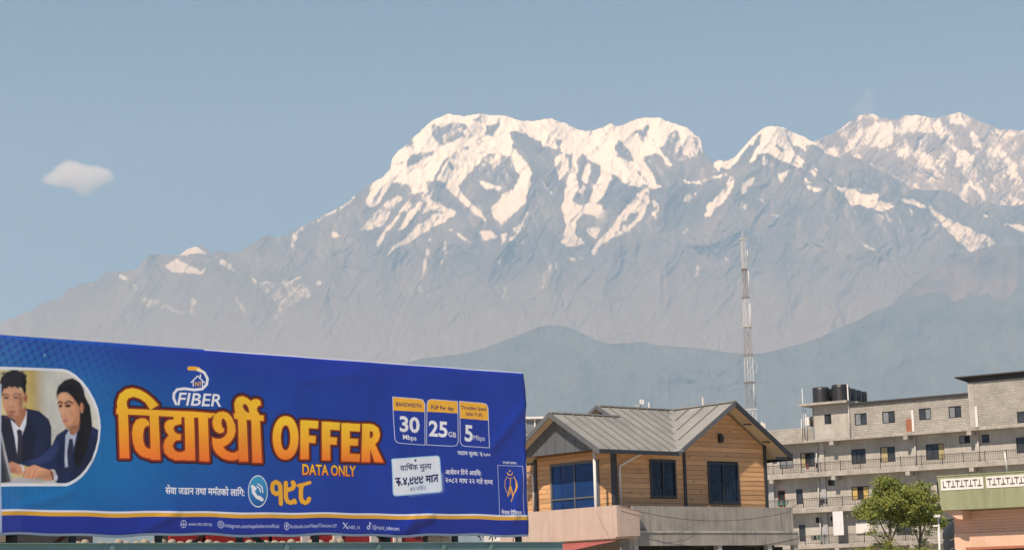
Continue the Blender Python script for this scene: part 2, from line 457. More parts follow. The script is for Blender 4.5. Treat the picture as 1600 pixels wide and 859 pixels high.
# crest lines and one shade edge, in bearings
R_B = (zc([(0, 490), (60, 470), (150, 435), (200, 400), (300, 370), (330, 330), (400, 300), (480, 285), (510, 255), (550, 235), (620, 235), (690, 220), (720, 180), (745, 150), (800, 150), (850, 155), (900, 150), (940, 125), (985, 112), (1010, 103), (1040, 130), (1060, 150), (1090, 128), (1110, 140), (1190, 145), (1215, 125), (1260, 100), (1310, 65), (1340, 53), (1375, 68), (1440, 50), (1490, 20)], 0, 350, 3.2)
       + zc([(60, 630), (110, 600), (150, 575), (200, 530), (260, 485), (300, 462), (330, 450), (365, 400), (370, 360), (400, 320), (450, 285), (480, 250), (520, 215), (570, 165), (620, 145), (660, 125), (700, 132), (740, 138), (815, 125), (860, 130), (960, 135), (1000, 150), (1080, 165), (1140, 158)], 500, 140, 3.305)
       + zc([(0, 155), (40, 150), (80, 168), (120, 178), (160, 200), (210, 212), (260, 208), (310, 190), (345, 175), (385, 192), (430, 175), (480, 152), (540, 145), (590, 145), (640, 165), (690, 180), (740, 195), (770, 225), (808, 255), (815, 300), (840, 345), (875, 380), (900, 362), (925, 372), (960, 362), (990, 345), (1020, 310), (1060, 265), (1110, 215), (1150, 192)], 850, 140, 3.305)
       + zc([(0, 188), (80, 192), (120, 215), (180, 240), (220, 262), (255, 290), (290, 316), (330, 345), (380, 355), (415, 325), (440, 345), (490, 370), (560, 410), (640, 450), (700, 480), (740, 515), (820, 518), (900, 518), (960, 535), (1000, 570), (1060, 605), (1110, 575), (1160, 585), (1200, 600), (1270, 600), (1322, 590)], 1200, 140, 3.305)
       + [(-160, 560), (-80, 530), (1660, 330), (1760, 350)])
R_A = zc([(-200, 420), (100, 330), (240, 268), (280, 250), (340, 225), (400, 185), (440, 150), (480, 130), (540, 128), (600, 150), (670, 155), (710, 132), (760, 132), (820, 140), (870, 148), (930, 132), (990, 118), (1040, 140), (1090, 160), (1140, 182), (1200, 205), (1260, 208), (1322, 212), (1500, 260), (1800, 300)], 1200, 140, 3.305)
R_C = [(1100, 700), (1250, 600), (1320, 545), (1370, 497), (1405, 462), (1432, 440), (1460, 421), (1487, 407), (1514, 397), (1554, 386), (1600, 381), (1680, 372), (1760, 376)]
R_D = [(-160, 640), (300, 640), (560, 590), (658, 560), (690, 557), (732, 550), (763, 541), (794.5, 529), (819, 520), (840, 511), (857, 508), (878, 509.5), (894, 514), (917.5, 524), (934, 532), (951, 537), (982, 536), (1005, 534), (1025, 539), (1059, 541), (1093, 544), (1120, 547.5), (1140, 551), (1170, 552.5), (1187, 552.5), (1208, 547.5), (1244, 539), (1281, 527), (1311, 512), (1345, 498.5), (1369, 485), (1396, 476.6), (1419, 468), (1443, 459.7), (1456, 457), (1470, 455), (1480, 459), (1490, 472), (1500, 467), (1512, 463), (1530, 462), (1545, 458), (1551, 467), (1562, 472), (1575, 468), (1586, 452), (1596, 438), (1606, 432), (1680, 415), (1760, 420)]  # right end is a light and shade boundary built as a crest

Z1 = lambda v, pts: (v, zc(pts, 500, 140, 3.305))
Z2 = lambda v, pts: (v, zc(pts, 850, 140, 3.305))
Z3 = lambda v, pts: (v, zc(pts, 1200, 140, 3.305))
Z4 = lambda v, pts: (v, zc(pts, 0, 350, 3.2))
Z5 = lambda v, pts: (v, zc(pts, 400, 300, 2.864))
Z6 = lambda v, pts: (v, zc(pts, 850, 350, 2.9625))
LIT_SNOW_B = [  # only sunlit snowfields are traced; shaded ones are painted as rock
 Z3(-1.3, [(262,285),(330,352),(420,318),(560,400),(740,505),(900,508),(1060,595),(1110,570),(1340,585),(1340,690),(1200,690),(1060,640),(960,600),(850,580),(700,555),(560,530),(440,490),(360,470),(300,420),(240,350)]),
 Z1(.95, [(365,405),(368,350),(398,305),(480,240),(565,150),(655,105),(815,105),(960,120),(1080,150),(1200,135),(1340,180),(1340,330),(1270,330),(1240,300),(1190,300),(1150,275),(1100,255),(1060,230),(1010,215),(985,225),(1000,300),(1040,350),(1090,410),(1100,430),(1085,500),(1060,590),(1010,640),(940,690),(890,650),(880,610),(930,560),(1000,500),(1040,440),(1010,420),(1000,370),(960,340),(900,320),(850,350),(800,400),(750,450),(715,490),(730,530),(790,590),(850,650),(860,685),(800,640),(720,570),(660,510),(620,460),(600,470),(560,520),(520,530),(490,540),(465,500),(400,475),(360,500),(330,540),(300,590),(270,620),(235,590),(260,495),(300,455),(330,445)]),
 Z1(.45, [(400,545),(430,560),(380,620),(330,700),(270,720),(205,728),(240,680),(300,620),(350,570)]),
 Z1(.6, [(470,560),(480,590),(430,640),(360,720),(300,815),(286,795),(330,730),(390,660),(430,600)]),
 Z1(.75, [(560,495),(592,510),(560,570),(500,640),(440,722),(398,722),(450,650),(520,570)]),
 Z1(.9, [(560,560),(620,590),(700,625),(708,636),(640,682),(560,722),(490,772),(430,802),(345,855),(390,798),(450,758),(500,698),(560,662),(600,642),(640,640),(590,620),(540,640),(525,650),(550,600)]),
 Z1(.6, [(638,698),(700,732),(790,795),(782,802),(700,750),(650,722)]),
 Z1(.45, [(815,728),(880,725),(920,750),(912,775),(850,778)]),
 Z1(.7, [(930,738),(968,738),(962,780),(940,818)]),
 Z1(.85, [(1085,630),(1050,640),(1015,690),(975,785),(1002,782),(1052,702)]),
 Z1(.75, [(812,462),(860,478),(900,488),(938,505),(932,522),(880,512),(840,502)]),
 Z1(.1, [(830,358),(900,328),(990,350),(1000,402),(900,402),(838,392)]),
 Z1(-.95, [(985,222),(1020,218),(1080,270),(1150,320),(1182,360),(1192,412),(1150,432),(1110,402),(1060,350),(1008,290)]),  # shaded side of a spur, painted dark as rock
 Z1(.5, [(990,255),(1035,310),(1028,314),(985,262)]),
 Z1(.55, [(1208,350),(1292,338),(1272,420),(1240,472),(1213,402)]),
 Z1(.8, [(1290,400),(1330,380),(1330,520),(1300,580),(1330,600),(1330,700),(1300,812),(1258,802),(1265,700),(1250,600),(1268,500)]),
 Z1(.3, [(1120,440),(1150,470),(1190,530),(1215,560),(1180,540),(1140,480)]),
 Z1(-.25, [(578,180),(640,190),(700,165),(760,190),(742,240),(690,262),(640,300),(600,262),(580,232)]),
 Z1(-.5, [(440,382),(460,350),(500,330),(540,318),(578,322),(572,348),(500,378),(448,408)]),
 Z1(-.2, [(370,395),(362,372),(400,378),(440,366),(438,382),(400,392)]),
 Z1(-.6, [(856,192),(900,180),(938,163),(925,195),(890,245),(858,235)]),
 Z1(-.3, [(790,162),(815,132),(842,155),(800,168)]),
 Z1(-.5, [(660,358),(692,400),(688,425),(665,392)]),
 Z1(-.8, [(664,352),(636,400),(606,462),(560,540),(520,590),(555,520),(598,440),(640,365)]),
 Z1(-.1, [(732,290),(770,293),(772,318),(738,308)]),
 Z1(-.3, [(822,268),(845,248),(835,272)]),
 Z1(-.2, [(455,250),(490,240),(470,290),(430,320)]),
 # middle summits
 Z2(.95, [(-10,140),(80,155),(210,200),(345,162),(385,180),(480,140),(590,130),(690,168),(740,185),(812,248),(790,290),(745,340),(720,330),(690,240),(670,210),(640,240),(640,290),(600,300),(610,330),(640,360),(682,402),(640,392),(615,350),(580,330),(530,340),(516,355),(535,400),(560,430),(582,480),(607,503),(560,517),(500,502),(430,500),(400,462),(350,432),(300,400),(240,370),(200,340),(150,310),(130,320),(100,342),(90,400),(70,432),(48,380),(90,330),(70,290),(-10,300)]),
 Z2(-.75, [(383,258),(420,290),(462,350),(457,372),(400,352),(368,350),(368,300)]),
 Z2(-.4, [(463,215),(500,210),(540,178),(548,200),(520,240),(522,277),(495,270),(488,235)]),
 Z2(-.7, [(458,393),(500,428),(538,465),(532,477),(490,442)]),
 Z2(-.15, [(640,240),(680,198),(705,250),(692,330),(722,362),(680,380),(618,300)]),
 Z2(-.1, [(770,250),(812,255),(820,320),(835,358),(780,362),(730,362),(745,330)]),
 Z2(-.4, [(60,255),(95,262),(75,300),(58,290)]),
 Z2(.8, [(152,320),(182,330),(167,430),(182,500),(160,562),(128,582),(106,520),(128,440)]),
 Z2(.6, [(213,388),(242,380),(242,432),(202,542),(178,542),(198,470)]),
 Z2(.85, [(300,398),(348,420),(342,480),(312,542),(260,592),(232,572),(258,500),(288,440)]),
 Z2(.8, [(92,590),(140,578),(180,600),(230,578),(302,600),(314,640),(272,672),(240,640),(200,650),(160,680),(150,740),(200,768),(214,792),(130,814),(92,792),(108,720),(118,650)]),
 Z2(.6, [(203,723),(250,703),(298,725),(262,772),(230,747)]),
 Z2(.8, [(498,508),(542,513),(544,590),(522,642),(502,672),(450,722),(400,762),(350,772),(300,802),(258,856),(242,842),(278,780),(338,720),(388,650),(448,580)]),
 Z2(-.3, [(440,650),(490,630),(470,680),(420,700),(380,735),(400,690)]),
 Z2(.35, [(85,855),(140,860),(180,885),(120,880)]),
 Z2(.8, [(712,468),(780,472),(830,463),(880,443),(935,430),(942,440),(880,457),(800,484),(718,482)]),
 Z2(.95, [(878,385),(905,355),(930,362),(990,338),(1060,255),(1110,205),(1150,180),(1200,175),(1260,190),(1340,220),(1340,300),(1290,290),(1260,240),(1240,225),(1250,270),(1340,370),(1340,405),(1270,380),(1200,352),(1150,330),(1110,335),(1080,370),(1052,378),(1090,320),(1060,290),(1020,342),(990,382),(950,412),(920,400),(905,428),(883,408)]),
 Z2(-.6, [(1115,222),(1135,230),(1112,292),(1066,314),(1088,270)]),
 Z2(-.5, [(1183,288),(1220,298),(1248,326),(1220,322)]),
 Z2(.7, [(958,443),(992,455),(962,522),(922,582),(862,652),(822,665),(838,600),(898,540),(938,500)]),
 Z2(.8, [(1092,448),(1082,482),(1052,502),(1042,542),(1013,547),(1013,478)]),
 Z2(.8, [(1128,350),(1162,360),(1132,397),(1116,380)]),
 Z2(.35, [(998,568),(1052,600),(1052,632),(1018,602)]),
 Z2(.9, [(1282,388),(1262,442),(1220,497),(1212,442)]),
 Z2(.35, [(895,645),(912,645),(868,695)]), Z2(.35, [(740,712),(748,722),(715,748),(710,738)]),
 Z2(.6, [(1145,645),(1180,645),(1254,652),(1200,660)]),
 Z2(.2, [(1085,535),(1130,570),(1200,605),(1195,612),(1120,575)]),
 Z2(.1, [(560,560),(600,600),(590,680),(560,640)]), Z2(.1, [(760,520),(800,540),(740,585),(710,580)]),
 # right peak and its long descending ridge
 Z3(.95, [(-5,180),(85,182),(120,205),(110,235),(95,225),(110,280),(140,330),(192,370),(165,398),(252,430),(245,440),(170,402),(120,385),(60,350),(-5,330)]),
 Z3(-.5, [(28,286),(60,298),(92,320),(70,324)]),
 Z3(.9, [(85,182),(180,228),(260,258),(325,345),(285,312),(232,287),(193,287),(197,322),(160,302),(118,262)]),
 Z3(.9, [(127,393),(102,440),(72,492),(58,440)]),
 Z3(.7, [(193,498),(260,503),(303,520),(260,530),(208,517)]),
 Z3(.85, [(298,452),(360,498),(430,513),(480,538),(572,538),(567,570),(620,588),(655,603),(590,627),(520,612),(470,592),(430,602),(400,552),(370,522)]),
 Z3(.5, [(626,542),(680,568),(730,557),(790,588),(850,588),(872,628),(960,678),(1050,718),(1140,758),(1184,798),(1100,822),(1040,838),(1000,802),(930,732),(860,652),(838,612),(760,602),(688,582)]),
 Z3(.55, [(1092,626),(1152,655),(1110,650)]), Z3(.6, [(1225,688),(1330,708),(1330,740),(1258,714)]),
 Z3(.4, [(296,632),(348,643),(362,678),(412,690),(350,668)]), Z3(.35, [(368,402),(412,440),(405,458)]), Z3(.3, [(440,388),(492,455),(480,457)]),
 Z3(.3, [(668,618),(692,670),(680,702),(673,650)]), Z3(.55, [(426,766),(520,802),(605,850),(640,862),(505,814)]), Z3(.4, [(538,748),(612,778),(570,774)]),
 Z3(.15, [(855,688),(902,705),(870,708)]), Z3(.4, [(428,608),(457,635),(440,634)]), Z3(.45, [(213,392),(292,435),(250,427)]),
 Z3(.2, [(180,455),(215,470),(240,490),(195,480)]), Z3(.05, [(560,640),(620,650),(640,690),(600,690)]), Z3(.05, [(720,600),(760,640),(740,650)]),
 Z3(.1, [(1205,690),(1240,700),(1230,720)]), Z3(.2, [(700,800),(755,815),(720,820)]), Z3(.2, [(500,690),(540,715),(510,705)]),
 # left shoulder
 Z4(.75, [(885,157),(940,122),(985,108),(1048,162),(1000,150)]),
 Z4(.7, [(828,215),(880,178),(930,195),(1000,228),(1028,213),(1012,252),(920,247),(860,242)]),
 Z4(.15, [(1060,160),(1110,172),(1160,210),(1190,250),(1120,220)]),
 Z4(.3, [(568,233),(612,243),(655,290),(695,345),(640,292)]),
 Z4(.2, [(688,373),(760,368),(830,393),(925,448),(860,437),(790,417),(720,412)]),
 Z4(-.02, [(1245,265),(1300,290),(1400,290),(1490,262),(1515,258),(1485,292),(1600,300),(1565,350),(1440,432),(1335,515),(1380,452),(1400,402),(1340,372)]),
 Z4(.6, [(1250,275),(1300,288),(1400,292),(1380,300),(1300,300)]), Z4(.6, [(1450,290),(1480,265),(1515,260),(1495,280)]), Z4(.6, [(1575,290),(1610,280),(1610,300)]),
 Z4(.1, [(615,398),(585,450),(548,520),(552,575),(538,575),(545,510)]), Z4(.1, [(420,320),(440,350),(400,400),(370,440),(410,380)]), Z4(.1, [(960,370),(985,380),(960,430),(1020,490),(950,440)]), Z4(.1, [(1160,340),(1210,400),(1250,480),(1260,520),(1230,470)]),
 Z5(.2, [(768,198),(785,205),(752,400),(732,412),(758,260)]), Z5(.15, [(848,198),(858,260),(822,332),(838,250)]), Z5(.3, [(1338,308),(1348,330),(1312,400),(1268,442),(1288,380)]),
 Z5(.7, [(1093,278),(1102,300),(1085,342),(1080,310)]), Z5(.2, [(1088,388),(1130,440),(1090,500),(1115,440)]), Z5(.45, [(322,183),(360,178),(402,205),(340,208)]),
 Z5(.1, [(700,405),(740,420),(780,480),(750,460)]),
 Z5(.05, [(440,0),(480,-30),(420,60),(300,120),(200,180),(160,260),(150,200),(260,110)]),
 Z6(.35, [(88,138),(130,148),(120,178)]), Z6(.15, [(-5,235),(50,170),(62,182),(30,270),(-5,298)]), Z6(.5, [(808,88),(832,140),(860,190),(843,175)]),
 Z6(.3, [(636,42),(672,13),(662,42)]), Z6(.25, [(150,150),(215,148),(180,172)]), Z6(.15, [(540,130),(552,100),(548,150)]), Z6(.1, [(705,170),(720,195),(708,250)]),
]
LIT_SNOW_A = [  # again the sunlit snowfields alone, shade left in the rock colour
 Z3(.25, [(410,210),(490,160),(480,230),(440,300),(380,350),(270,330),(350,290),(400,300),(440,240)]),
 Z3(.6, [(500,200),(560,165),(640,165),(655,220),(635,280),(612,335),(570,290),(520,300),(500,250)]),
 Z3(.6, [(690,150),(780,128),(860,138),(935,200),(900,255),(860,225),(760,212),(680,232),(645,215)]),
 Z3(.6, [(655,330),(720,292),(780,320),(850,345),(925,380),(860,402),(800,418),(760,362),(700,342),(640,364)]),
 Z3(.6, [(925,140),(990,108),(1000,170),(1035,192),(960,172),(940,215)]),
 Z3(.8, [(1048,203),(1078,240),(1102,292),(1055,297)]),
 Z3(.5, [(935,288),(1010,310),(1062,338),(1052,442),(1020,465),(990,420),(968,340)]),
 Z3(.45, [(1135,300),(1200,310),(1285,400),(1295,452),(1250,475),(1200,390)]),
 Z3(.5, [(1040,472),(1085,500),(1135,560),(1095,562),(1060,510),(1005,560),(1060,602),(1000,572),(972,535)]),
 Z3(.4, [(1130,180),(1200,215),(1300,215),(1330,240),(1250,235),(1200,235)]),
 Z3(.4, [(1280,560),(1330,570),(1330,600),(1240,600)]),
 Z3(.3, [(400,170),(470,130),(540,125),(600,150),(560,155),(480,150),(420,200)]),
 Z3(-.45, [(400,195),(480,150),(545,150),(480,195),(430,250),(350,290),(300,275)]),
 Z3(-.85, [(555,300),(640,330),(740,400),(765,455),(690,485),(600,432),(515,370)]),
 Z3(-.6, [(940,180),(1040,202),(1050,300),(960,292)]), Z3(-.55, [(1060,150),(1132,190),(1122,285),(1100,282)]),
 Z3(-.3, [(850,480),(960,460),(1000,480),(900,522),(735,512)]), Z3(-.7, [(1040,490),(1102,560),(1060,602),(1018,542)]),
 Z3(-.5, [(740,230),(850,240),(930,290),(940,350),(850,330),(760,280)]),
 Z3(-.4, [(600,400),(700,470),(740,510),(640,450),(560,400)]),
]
SPURS_B = [
 (zc([(990,215),(1090,430),(1060,600),(940,850)], 500, 140, 3.305), 420, 40),
 (zc([(815,125),(700,300),(640,400),(520,590),(380,770)], 500, 140, 3.305), 340, 46),
 (zc([(660,125),(560,250),(440,400),(300,520),(120,760)], 500, 140, 3.305), 260, 50),
 (zc([(600,480),(705,630),(760,720),(820,900)], 500, 140, 3.305), 260, 34),
 (zc([(345,175),(370,300),(470,480),(600,510),(620,640)], 850, 140, 3.305), 330, 36),
 (zc([(0,155),(130,320),(250,380),(345,430),(420,560)], 850, 140, 3.305), 260, 30),
 (zc([(740,195),(700,330),(700,480)], 850, 140, 3.305), 200, 30),
 (zc([(1200,188),(1110,335),(1000,540),(860,740)], 850, 140, 3.305), 380, 42),
 (zc([(0,188),(130,330),(290,440),(400,560),(520,760)], 1200, 140, 3.305), 300, 40),
 (zc([(415,325),(600,520),(700,700)], 1200, 140, 3.305), 240, 34),
 (zc([(740,515),(900,600),(1100,760)], 1200, 140, 3.305), 220, 30),
 (zc([(745,150),(700,300),(560,500)], 0, 350, 3.2), 260, 40),
 (zc([(1010,103),(1100,260),(1230,480),(1300,600)], 0, 350, 3.2), 260, 44),
 (zc([(310,400),(200,500)], 400, 300, 2.864), 200, 34),
 (zc([(500,310),(560,420),(640,560)], 400, 300, 2.864), 220, 44),
]

def slanted(PX, PY, w, seed, ang, octs=3, gain=.5):
    """ridged field drawn out along one slant, as spurs and gullies are"""
    c_, s_ = math.cos(math.radians(ang)), math.sin(math.radians(ang))
    return fbm((PX * c_ + PY * s_) / w, (-PX * s_ + PY * c_) / (w * 3.6), seed, octs, gain, True)

def crags(PX, PY, seed):
    wx = (fbm(PX / 50, PY / 50, seed, 3) - .5) * 34; wy = (fbm(PX / 50, PY / 50, seed + 3, 3) - .5) * 26
    x, y = PX + wx, PY + wy
    h = 150 * np.maximum(slanted(x, y, 30, seed + 5, 32), slanted(x, y, 30, seed + 9, -30))
    h = h + 70 * np.maximum(slanted(x, y, 12, seed + 15, 38), slanted(x, y, 12, seed + 19, -36))
    h = h + 34 * np.maximum(slanted(PX + wx * .4, PY, 5.5, seed + 25, 28), slanted(PX + wx * .4, PY, 5.5, seed + 29, -30))
    h = h + 12 * fbm(PX / 2.2, PY / 2.8, seed + 41, 2, 0.6)
    return h, wx

def relief_B(PX, PY):
    h, wx = crags(PX, PY, 211)
    h = h + 260 * fbm((PX + wx) / 90, PY / 110, 21, 3, 0.45, True)
    for pl, a, w in SPURS_B:
        d = segdist(PX + wx * .35, PY, pl)
        h = h + .62 * a * np.clip(1 - d / (w * 1.2), 0, 1) ** 1.5
    return h * (1 - .55 * np.clip((PY - 380) / 150, 0, 1)) * (1 - .35 * np.clip((560 - PX) / 200, 0, 1))

def relief_A(PX, PY):
    h, wx = crags(PX, PY, 411)
    return 1.25 * h

def lit_snow_fn(polys, base, namp, seed, rs):
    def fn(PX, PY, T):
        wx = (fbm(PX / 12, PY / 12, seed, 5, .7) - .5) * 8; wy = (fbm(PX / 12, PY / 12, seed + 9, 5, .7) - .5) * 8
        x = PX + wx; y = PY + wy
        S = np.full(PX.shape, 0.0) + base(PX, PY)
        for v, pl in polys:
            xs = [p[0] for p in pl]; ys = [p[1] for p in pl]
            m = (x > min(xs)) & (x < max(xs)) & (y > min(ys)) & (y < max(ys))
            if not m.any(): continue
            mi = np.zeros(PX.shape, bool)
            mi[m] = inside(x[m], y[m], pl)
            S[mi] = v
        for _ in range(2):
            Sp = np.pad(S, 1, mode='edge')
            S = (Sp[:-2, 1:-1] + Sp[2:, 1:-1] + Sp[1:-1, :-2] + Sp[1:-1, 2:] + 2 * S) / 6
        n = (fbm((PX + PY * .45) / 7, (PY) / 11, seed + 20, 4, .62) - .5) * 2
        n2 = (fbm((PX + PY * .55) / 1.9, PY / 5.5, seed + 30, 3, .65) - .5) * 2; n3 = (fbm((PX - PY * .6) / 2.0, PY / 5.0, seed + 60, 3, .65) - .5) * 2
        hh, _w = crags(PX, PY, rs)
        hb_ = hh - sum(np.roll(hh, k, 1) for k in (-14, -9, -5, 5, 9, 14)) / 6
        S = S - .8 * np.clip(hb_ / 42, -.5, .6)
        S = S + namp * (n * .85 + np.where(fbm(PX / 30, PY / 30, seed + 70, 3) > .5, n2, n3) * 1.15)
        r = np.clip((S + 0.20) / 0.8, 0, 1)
        r = r * r * (3 - 2 * r) * np.clip(1.08 - (PY - 255) / 290, .2, 1)  # fades low patches into the rock colour, imitating thicker haze
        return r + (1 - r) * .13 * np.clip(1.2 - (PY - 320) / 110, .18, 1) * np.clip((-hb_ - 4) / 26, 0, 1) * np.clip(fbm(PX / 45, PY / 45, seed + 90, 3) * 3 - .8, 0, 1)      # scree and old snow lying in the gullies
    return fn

M_LITSNOWB = mountain_material('lit_snow_rock_and_shade', (0.075, 0.070, 0.070), (0.17, 0.145, 0.13), (0.80, 0.725, 0.63), low=(0.185, 0.155, 0.135))  # rock tone also stands for shaded snowfields
M_LITSNOWA = mountain_material('lit_snow_brown_rock_and_shade', (0.17, 0.135, 0.115), (0.31, 0.245, 0.20), (0.80, 0.725, 0.63))
M_HILL = mountain_material('dry_brown_slope', (0.095, 0.076, 0.064), (0.18, 0.135, 0.108), (0.3, 0.25, 0.2), 0.002)
M_FOREST = mountain_material('forest_and_shaded_slope', (0.072, 0.080, 0.080), (0.108, 0.114, 0.108), (0.3, 0.3, 0.3), 0.0022)

mtn = range_sheet('mountain', interp_ridge(R_B), -140, 1740, 1.25, 300, 655, 27500, 23900, relief_B, M_LITSNOWB,
                  lit_snow_fn(LIT_SNOW_B, lambda px, py: -0.92 + 0.40 * np.clip((360 - py) / 160, 0, 1), 0.55, 77, 211))
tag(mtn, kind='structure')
mtn2 = range_sheet('mountain', interp_ridge(R_A), 1120, 1740, 1.25, 150, 400, 29500, 28300,
                   relief_A, M_LITSNOWA,
                   lit_snow_fn(LIT_SNOW_A, lambda px, py: -0.20 + 0 * px, 0.62, 177, 411))
tag(mtn2, kind='structure')
hill2 = range_sheet('hill', interp_ridge(R_C), 1120, 1740, 3, 90, 680, 24600, 23000,
                    lambda x, y: 260 * fbm(x / 60, y / 60, 221, 5, .5, True), M_HILL, jag=.5, seed=9, yref=380)
tag(hill2, kind='structure')
hill1 = range_sheet('hill', interp_ridge(R_D), -140, 1740, 1.8, 240, 900, 21400, 17500,
                    lambda x, y: 300 * fbm(x / 120, y / 90, 321, 5, .5, True) + 45 * fbm(x / 14, y / 12, 331, 4, .6, True), M_FOREST, jag=.6, seed=5, yref=430)
tag(hill1, kind='structure')

# valley floor
gm = MB(); gm.poly([(-15000, -4000, 0), (15000, -4000, 0), (15000, 30600, 0), (-15000, 30600, 0)])
M_GROUND = material('valley_ground', (0.50, 0.43, 0.33), 0.95, scale=0.01, col2=(0.38, 0.34, 0.26))
tag(gm.build('ground', M_GROUND), kind='structure')

# cloud, beyond the haze
def cloud_thing(name, centre, D, blobs, dens, depth, col=(1, 1, 1), thr=.55):
    """one body of vapour: a domain box whose density is a sum of soft lobes broken up by noise (sizes in bearings at distance D)"""
    k = D / FPX
    m = bpy.data.materials.new(name + '_vapour'); m.use_nodes = True
    t = m.node_tree; N = t.nodes; Lk = t.links; N.clear()
    o = N.new('ShaderNodeOutputMaterial'); pv = N.new('ShaderNodeVolumePrincipled')
    pv.inputs['Color'].default_value = (*col, 1); pv.inputs['Anisotropy'].default_value = 0.0
    tc = N.new('ShaderNodeTexCoord')
    ns = N.new('ShaderNodeTexNoise'); ns.inputs['Scale'].default_value = 1 / (8 * k); ns.inputs['Detail'].default_value = 7; ns.inputs['Roughness'].default_value = .68
    Lk.new(tc.outputs['Object'], ns.inputs['Vector'])
    acc = None
    for (x, z, rx, rz) in blobs:
        sb = N.new('ShaderNodeVectorMath'); sb.operation = 'SUBTRACT'; sb.inputs[1].default_value = (x * k, 0, z * k); Lk.new(tc.outputs['Object'], sb.inputs[0])
        dv = N.new('ShaderNodeVectorMath'); dv.operation = 'DIVIDE'; dv.inputs[1].default_value = (rx * k, depth * k, rz * k); Lk.new(sb.outputs[0], dv.inputs[0])
        dt = N.new('ShaderNodeVectorMath'); dt.operation = 'DOT_PRODUCT'; Lk.new(dv.outputs[0], dt.inputs[0]); Lk.new(dv.outputs[0], dt.inputs[1])
        ng = N.new('ShaderNodeMath'); ng.operation = 'MULTIPLY'; ng.inputs[1].default_value = -1.0; Lk.new(dt.outputs['Value'], ng.inputs[0])
        ex = N.new('ShaderNodeMath'); ex.operation = 'EXPONENT'; Lk.new(ng.outputs[0], ex.inputs[0])
        if acc is None: acc = ex.outputs[0]
        else:
            ad = N.new('ShaderNodeMath'); ad.operation = 'ADD'; Lk.new(acc, ad.inputs[0]); Lk.new(ex.outputs[0], ad.inputs[1]); acc = ad.outputs[0]
    nz_ = N.new('ShaderNodeMath'); nz_.operation = 'MULTIPLY_ADD'; nz_.inputs[1].default_value = 1.1; Lk.new(ns.outputs['Fac'], nz_.inputs[0]); Lk.new(acc, nz_.inputs[2])
    mr = N.new('ShaderNodeMapRange'); mr.inputs['From Min'].default_value = thr + .55; mr.inputs['From Max'].default_value = thr + 1.0; mr.inputs['To Max'].default_value = dens
    Lk.new(nz_.outputs[0], mr.inputs['Value']); Lk.new(mr.outputs[0], pv.inputs['Density']); Lk.new(pv.outputs[0], o.inputs['Volume'])
    x0 = min(b[0] - 1.7 * b[2] for b in blobs) * k; x1 = max(b[0] + 1.7 * b[2] for b in blobs) * k
    z0 = min(b[1] - 1.7 * b[3] for b in blobs) * k; z1 = max(b[1] + 1.7 * b[3] for b in blobs) * k
    ob = MB().box(x0, x1, -1.7 * depth * k, 1.7 * depth * k, z0, z1).build(name, m)
    ob.location = [float(v) for v in centre]; return tag(ob, kind='stuff')
cloud_thing('cloud', at(121, 278, 42000), 42000, [(-12, 17, 17, 13), (-22, 6, 20, 12), (12, 8, 28, 14), (40, 1, 21, 14), (-36, -3, 26, 9), (4, -6, 32, 13), (12, -20, 18, 13)], 0.0030, 24, (1, .97, .94), .42)
cloud_thing('cloud', at(1352, 160, 31900), 31900, [(-8, -16, 26, 10), (-2, -2, 13, 14), (8, 12, 10, 14)], 0.0006, 10, thr=.28)

# haze
hb = MB(); hb.box(-15500, 15500, -4500, 30900, -1.6, 7900)
hm = bpy.data.materials.new('air_haze'); hm.use_nodes = True
hm.node_tree.nodes.clear()
ho = hm.node_tree.nodes.new('ShaderNodeOutputMaterial'); hv = hm.node_tree.nodes.new('ShaderNodeVolumePrincipled')
hv.inputs['Color'].default_value = (0.42, 0.68, 1.0, 1)
hv.inputs['Absorption Color'].default_value = (1, 1, 1, 1)
hv.inputs['Density'].default_value = 3.9e-5
hv.inputs['Anisotropy'].default_value = 0.0
hm.node_tree.links.new(hv.outputs[0], ho.inputs['Volume'])
hz = hb.build('haze', hm); tag(hz, kind='stuff')

# ================================================================== billboard
BU = 0.02                                                     # where the print starts
B0 = np.array([-9.3990, 33.8320, 0.0]); B1 = np.array([0.1829, 41.8519, 0.0])
bdir = (B1 - B0); BW = float(np.linalg.norm(bdir)); bdir /= BW
bnor = np.array([bdir[1], -bdir[0], 0.0])                     # faces the camera
BZ0, BZ1 = 3.0, 6.663
BH = BZ1 - BZ0
RES = 190
UL = -0.45                                                    # sheet reaches a little left of the frame
TW, TH = int((BW - UL) * RES), int(BH * RES)

def px_uv(px, py):
    d = ray(px, py); t = float((B0 - EYE) @ bnor) / float(d @ bnor); p = EYE + d * t
    return float((p - B0) @ bdir), float(p[2] - BZ0)

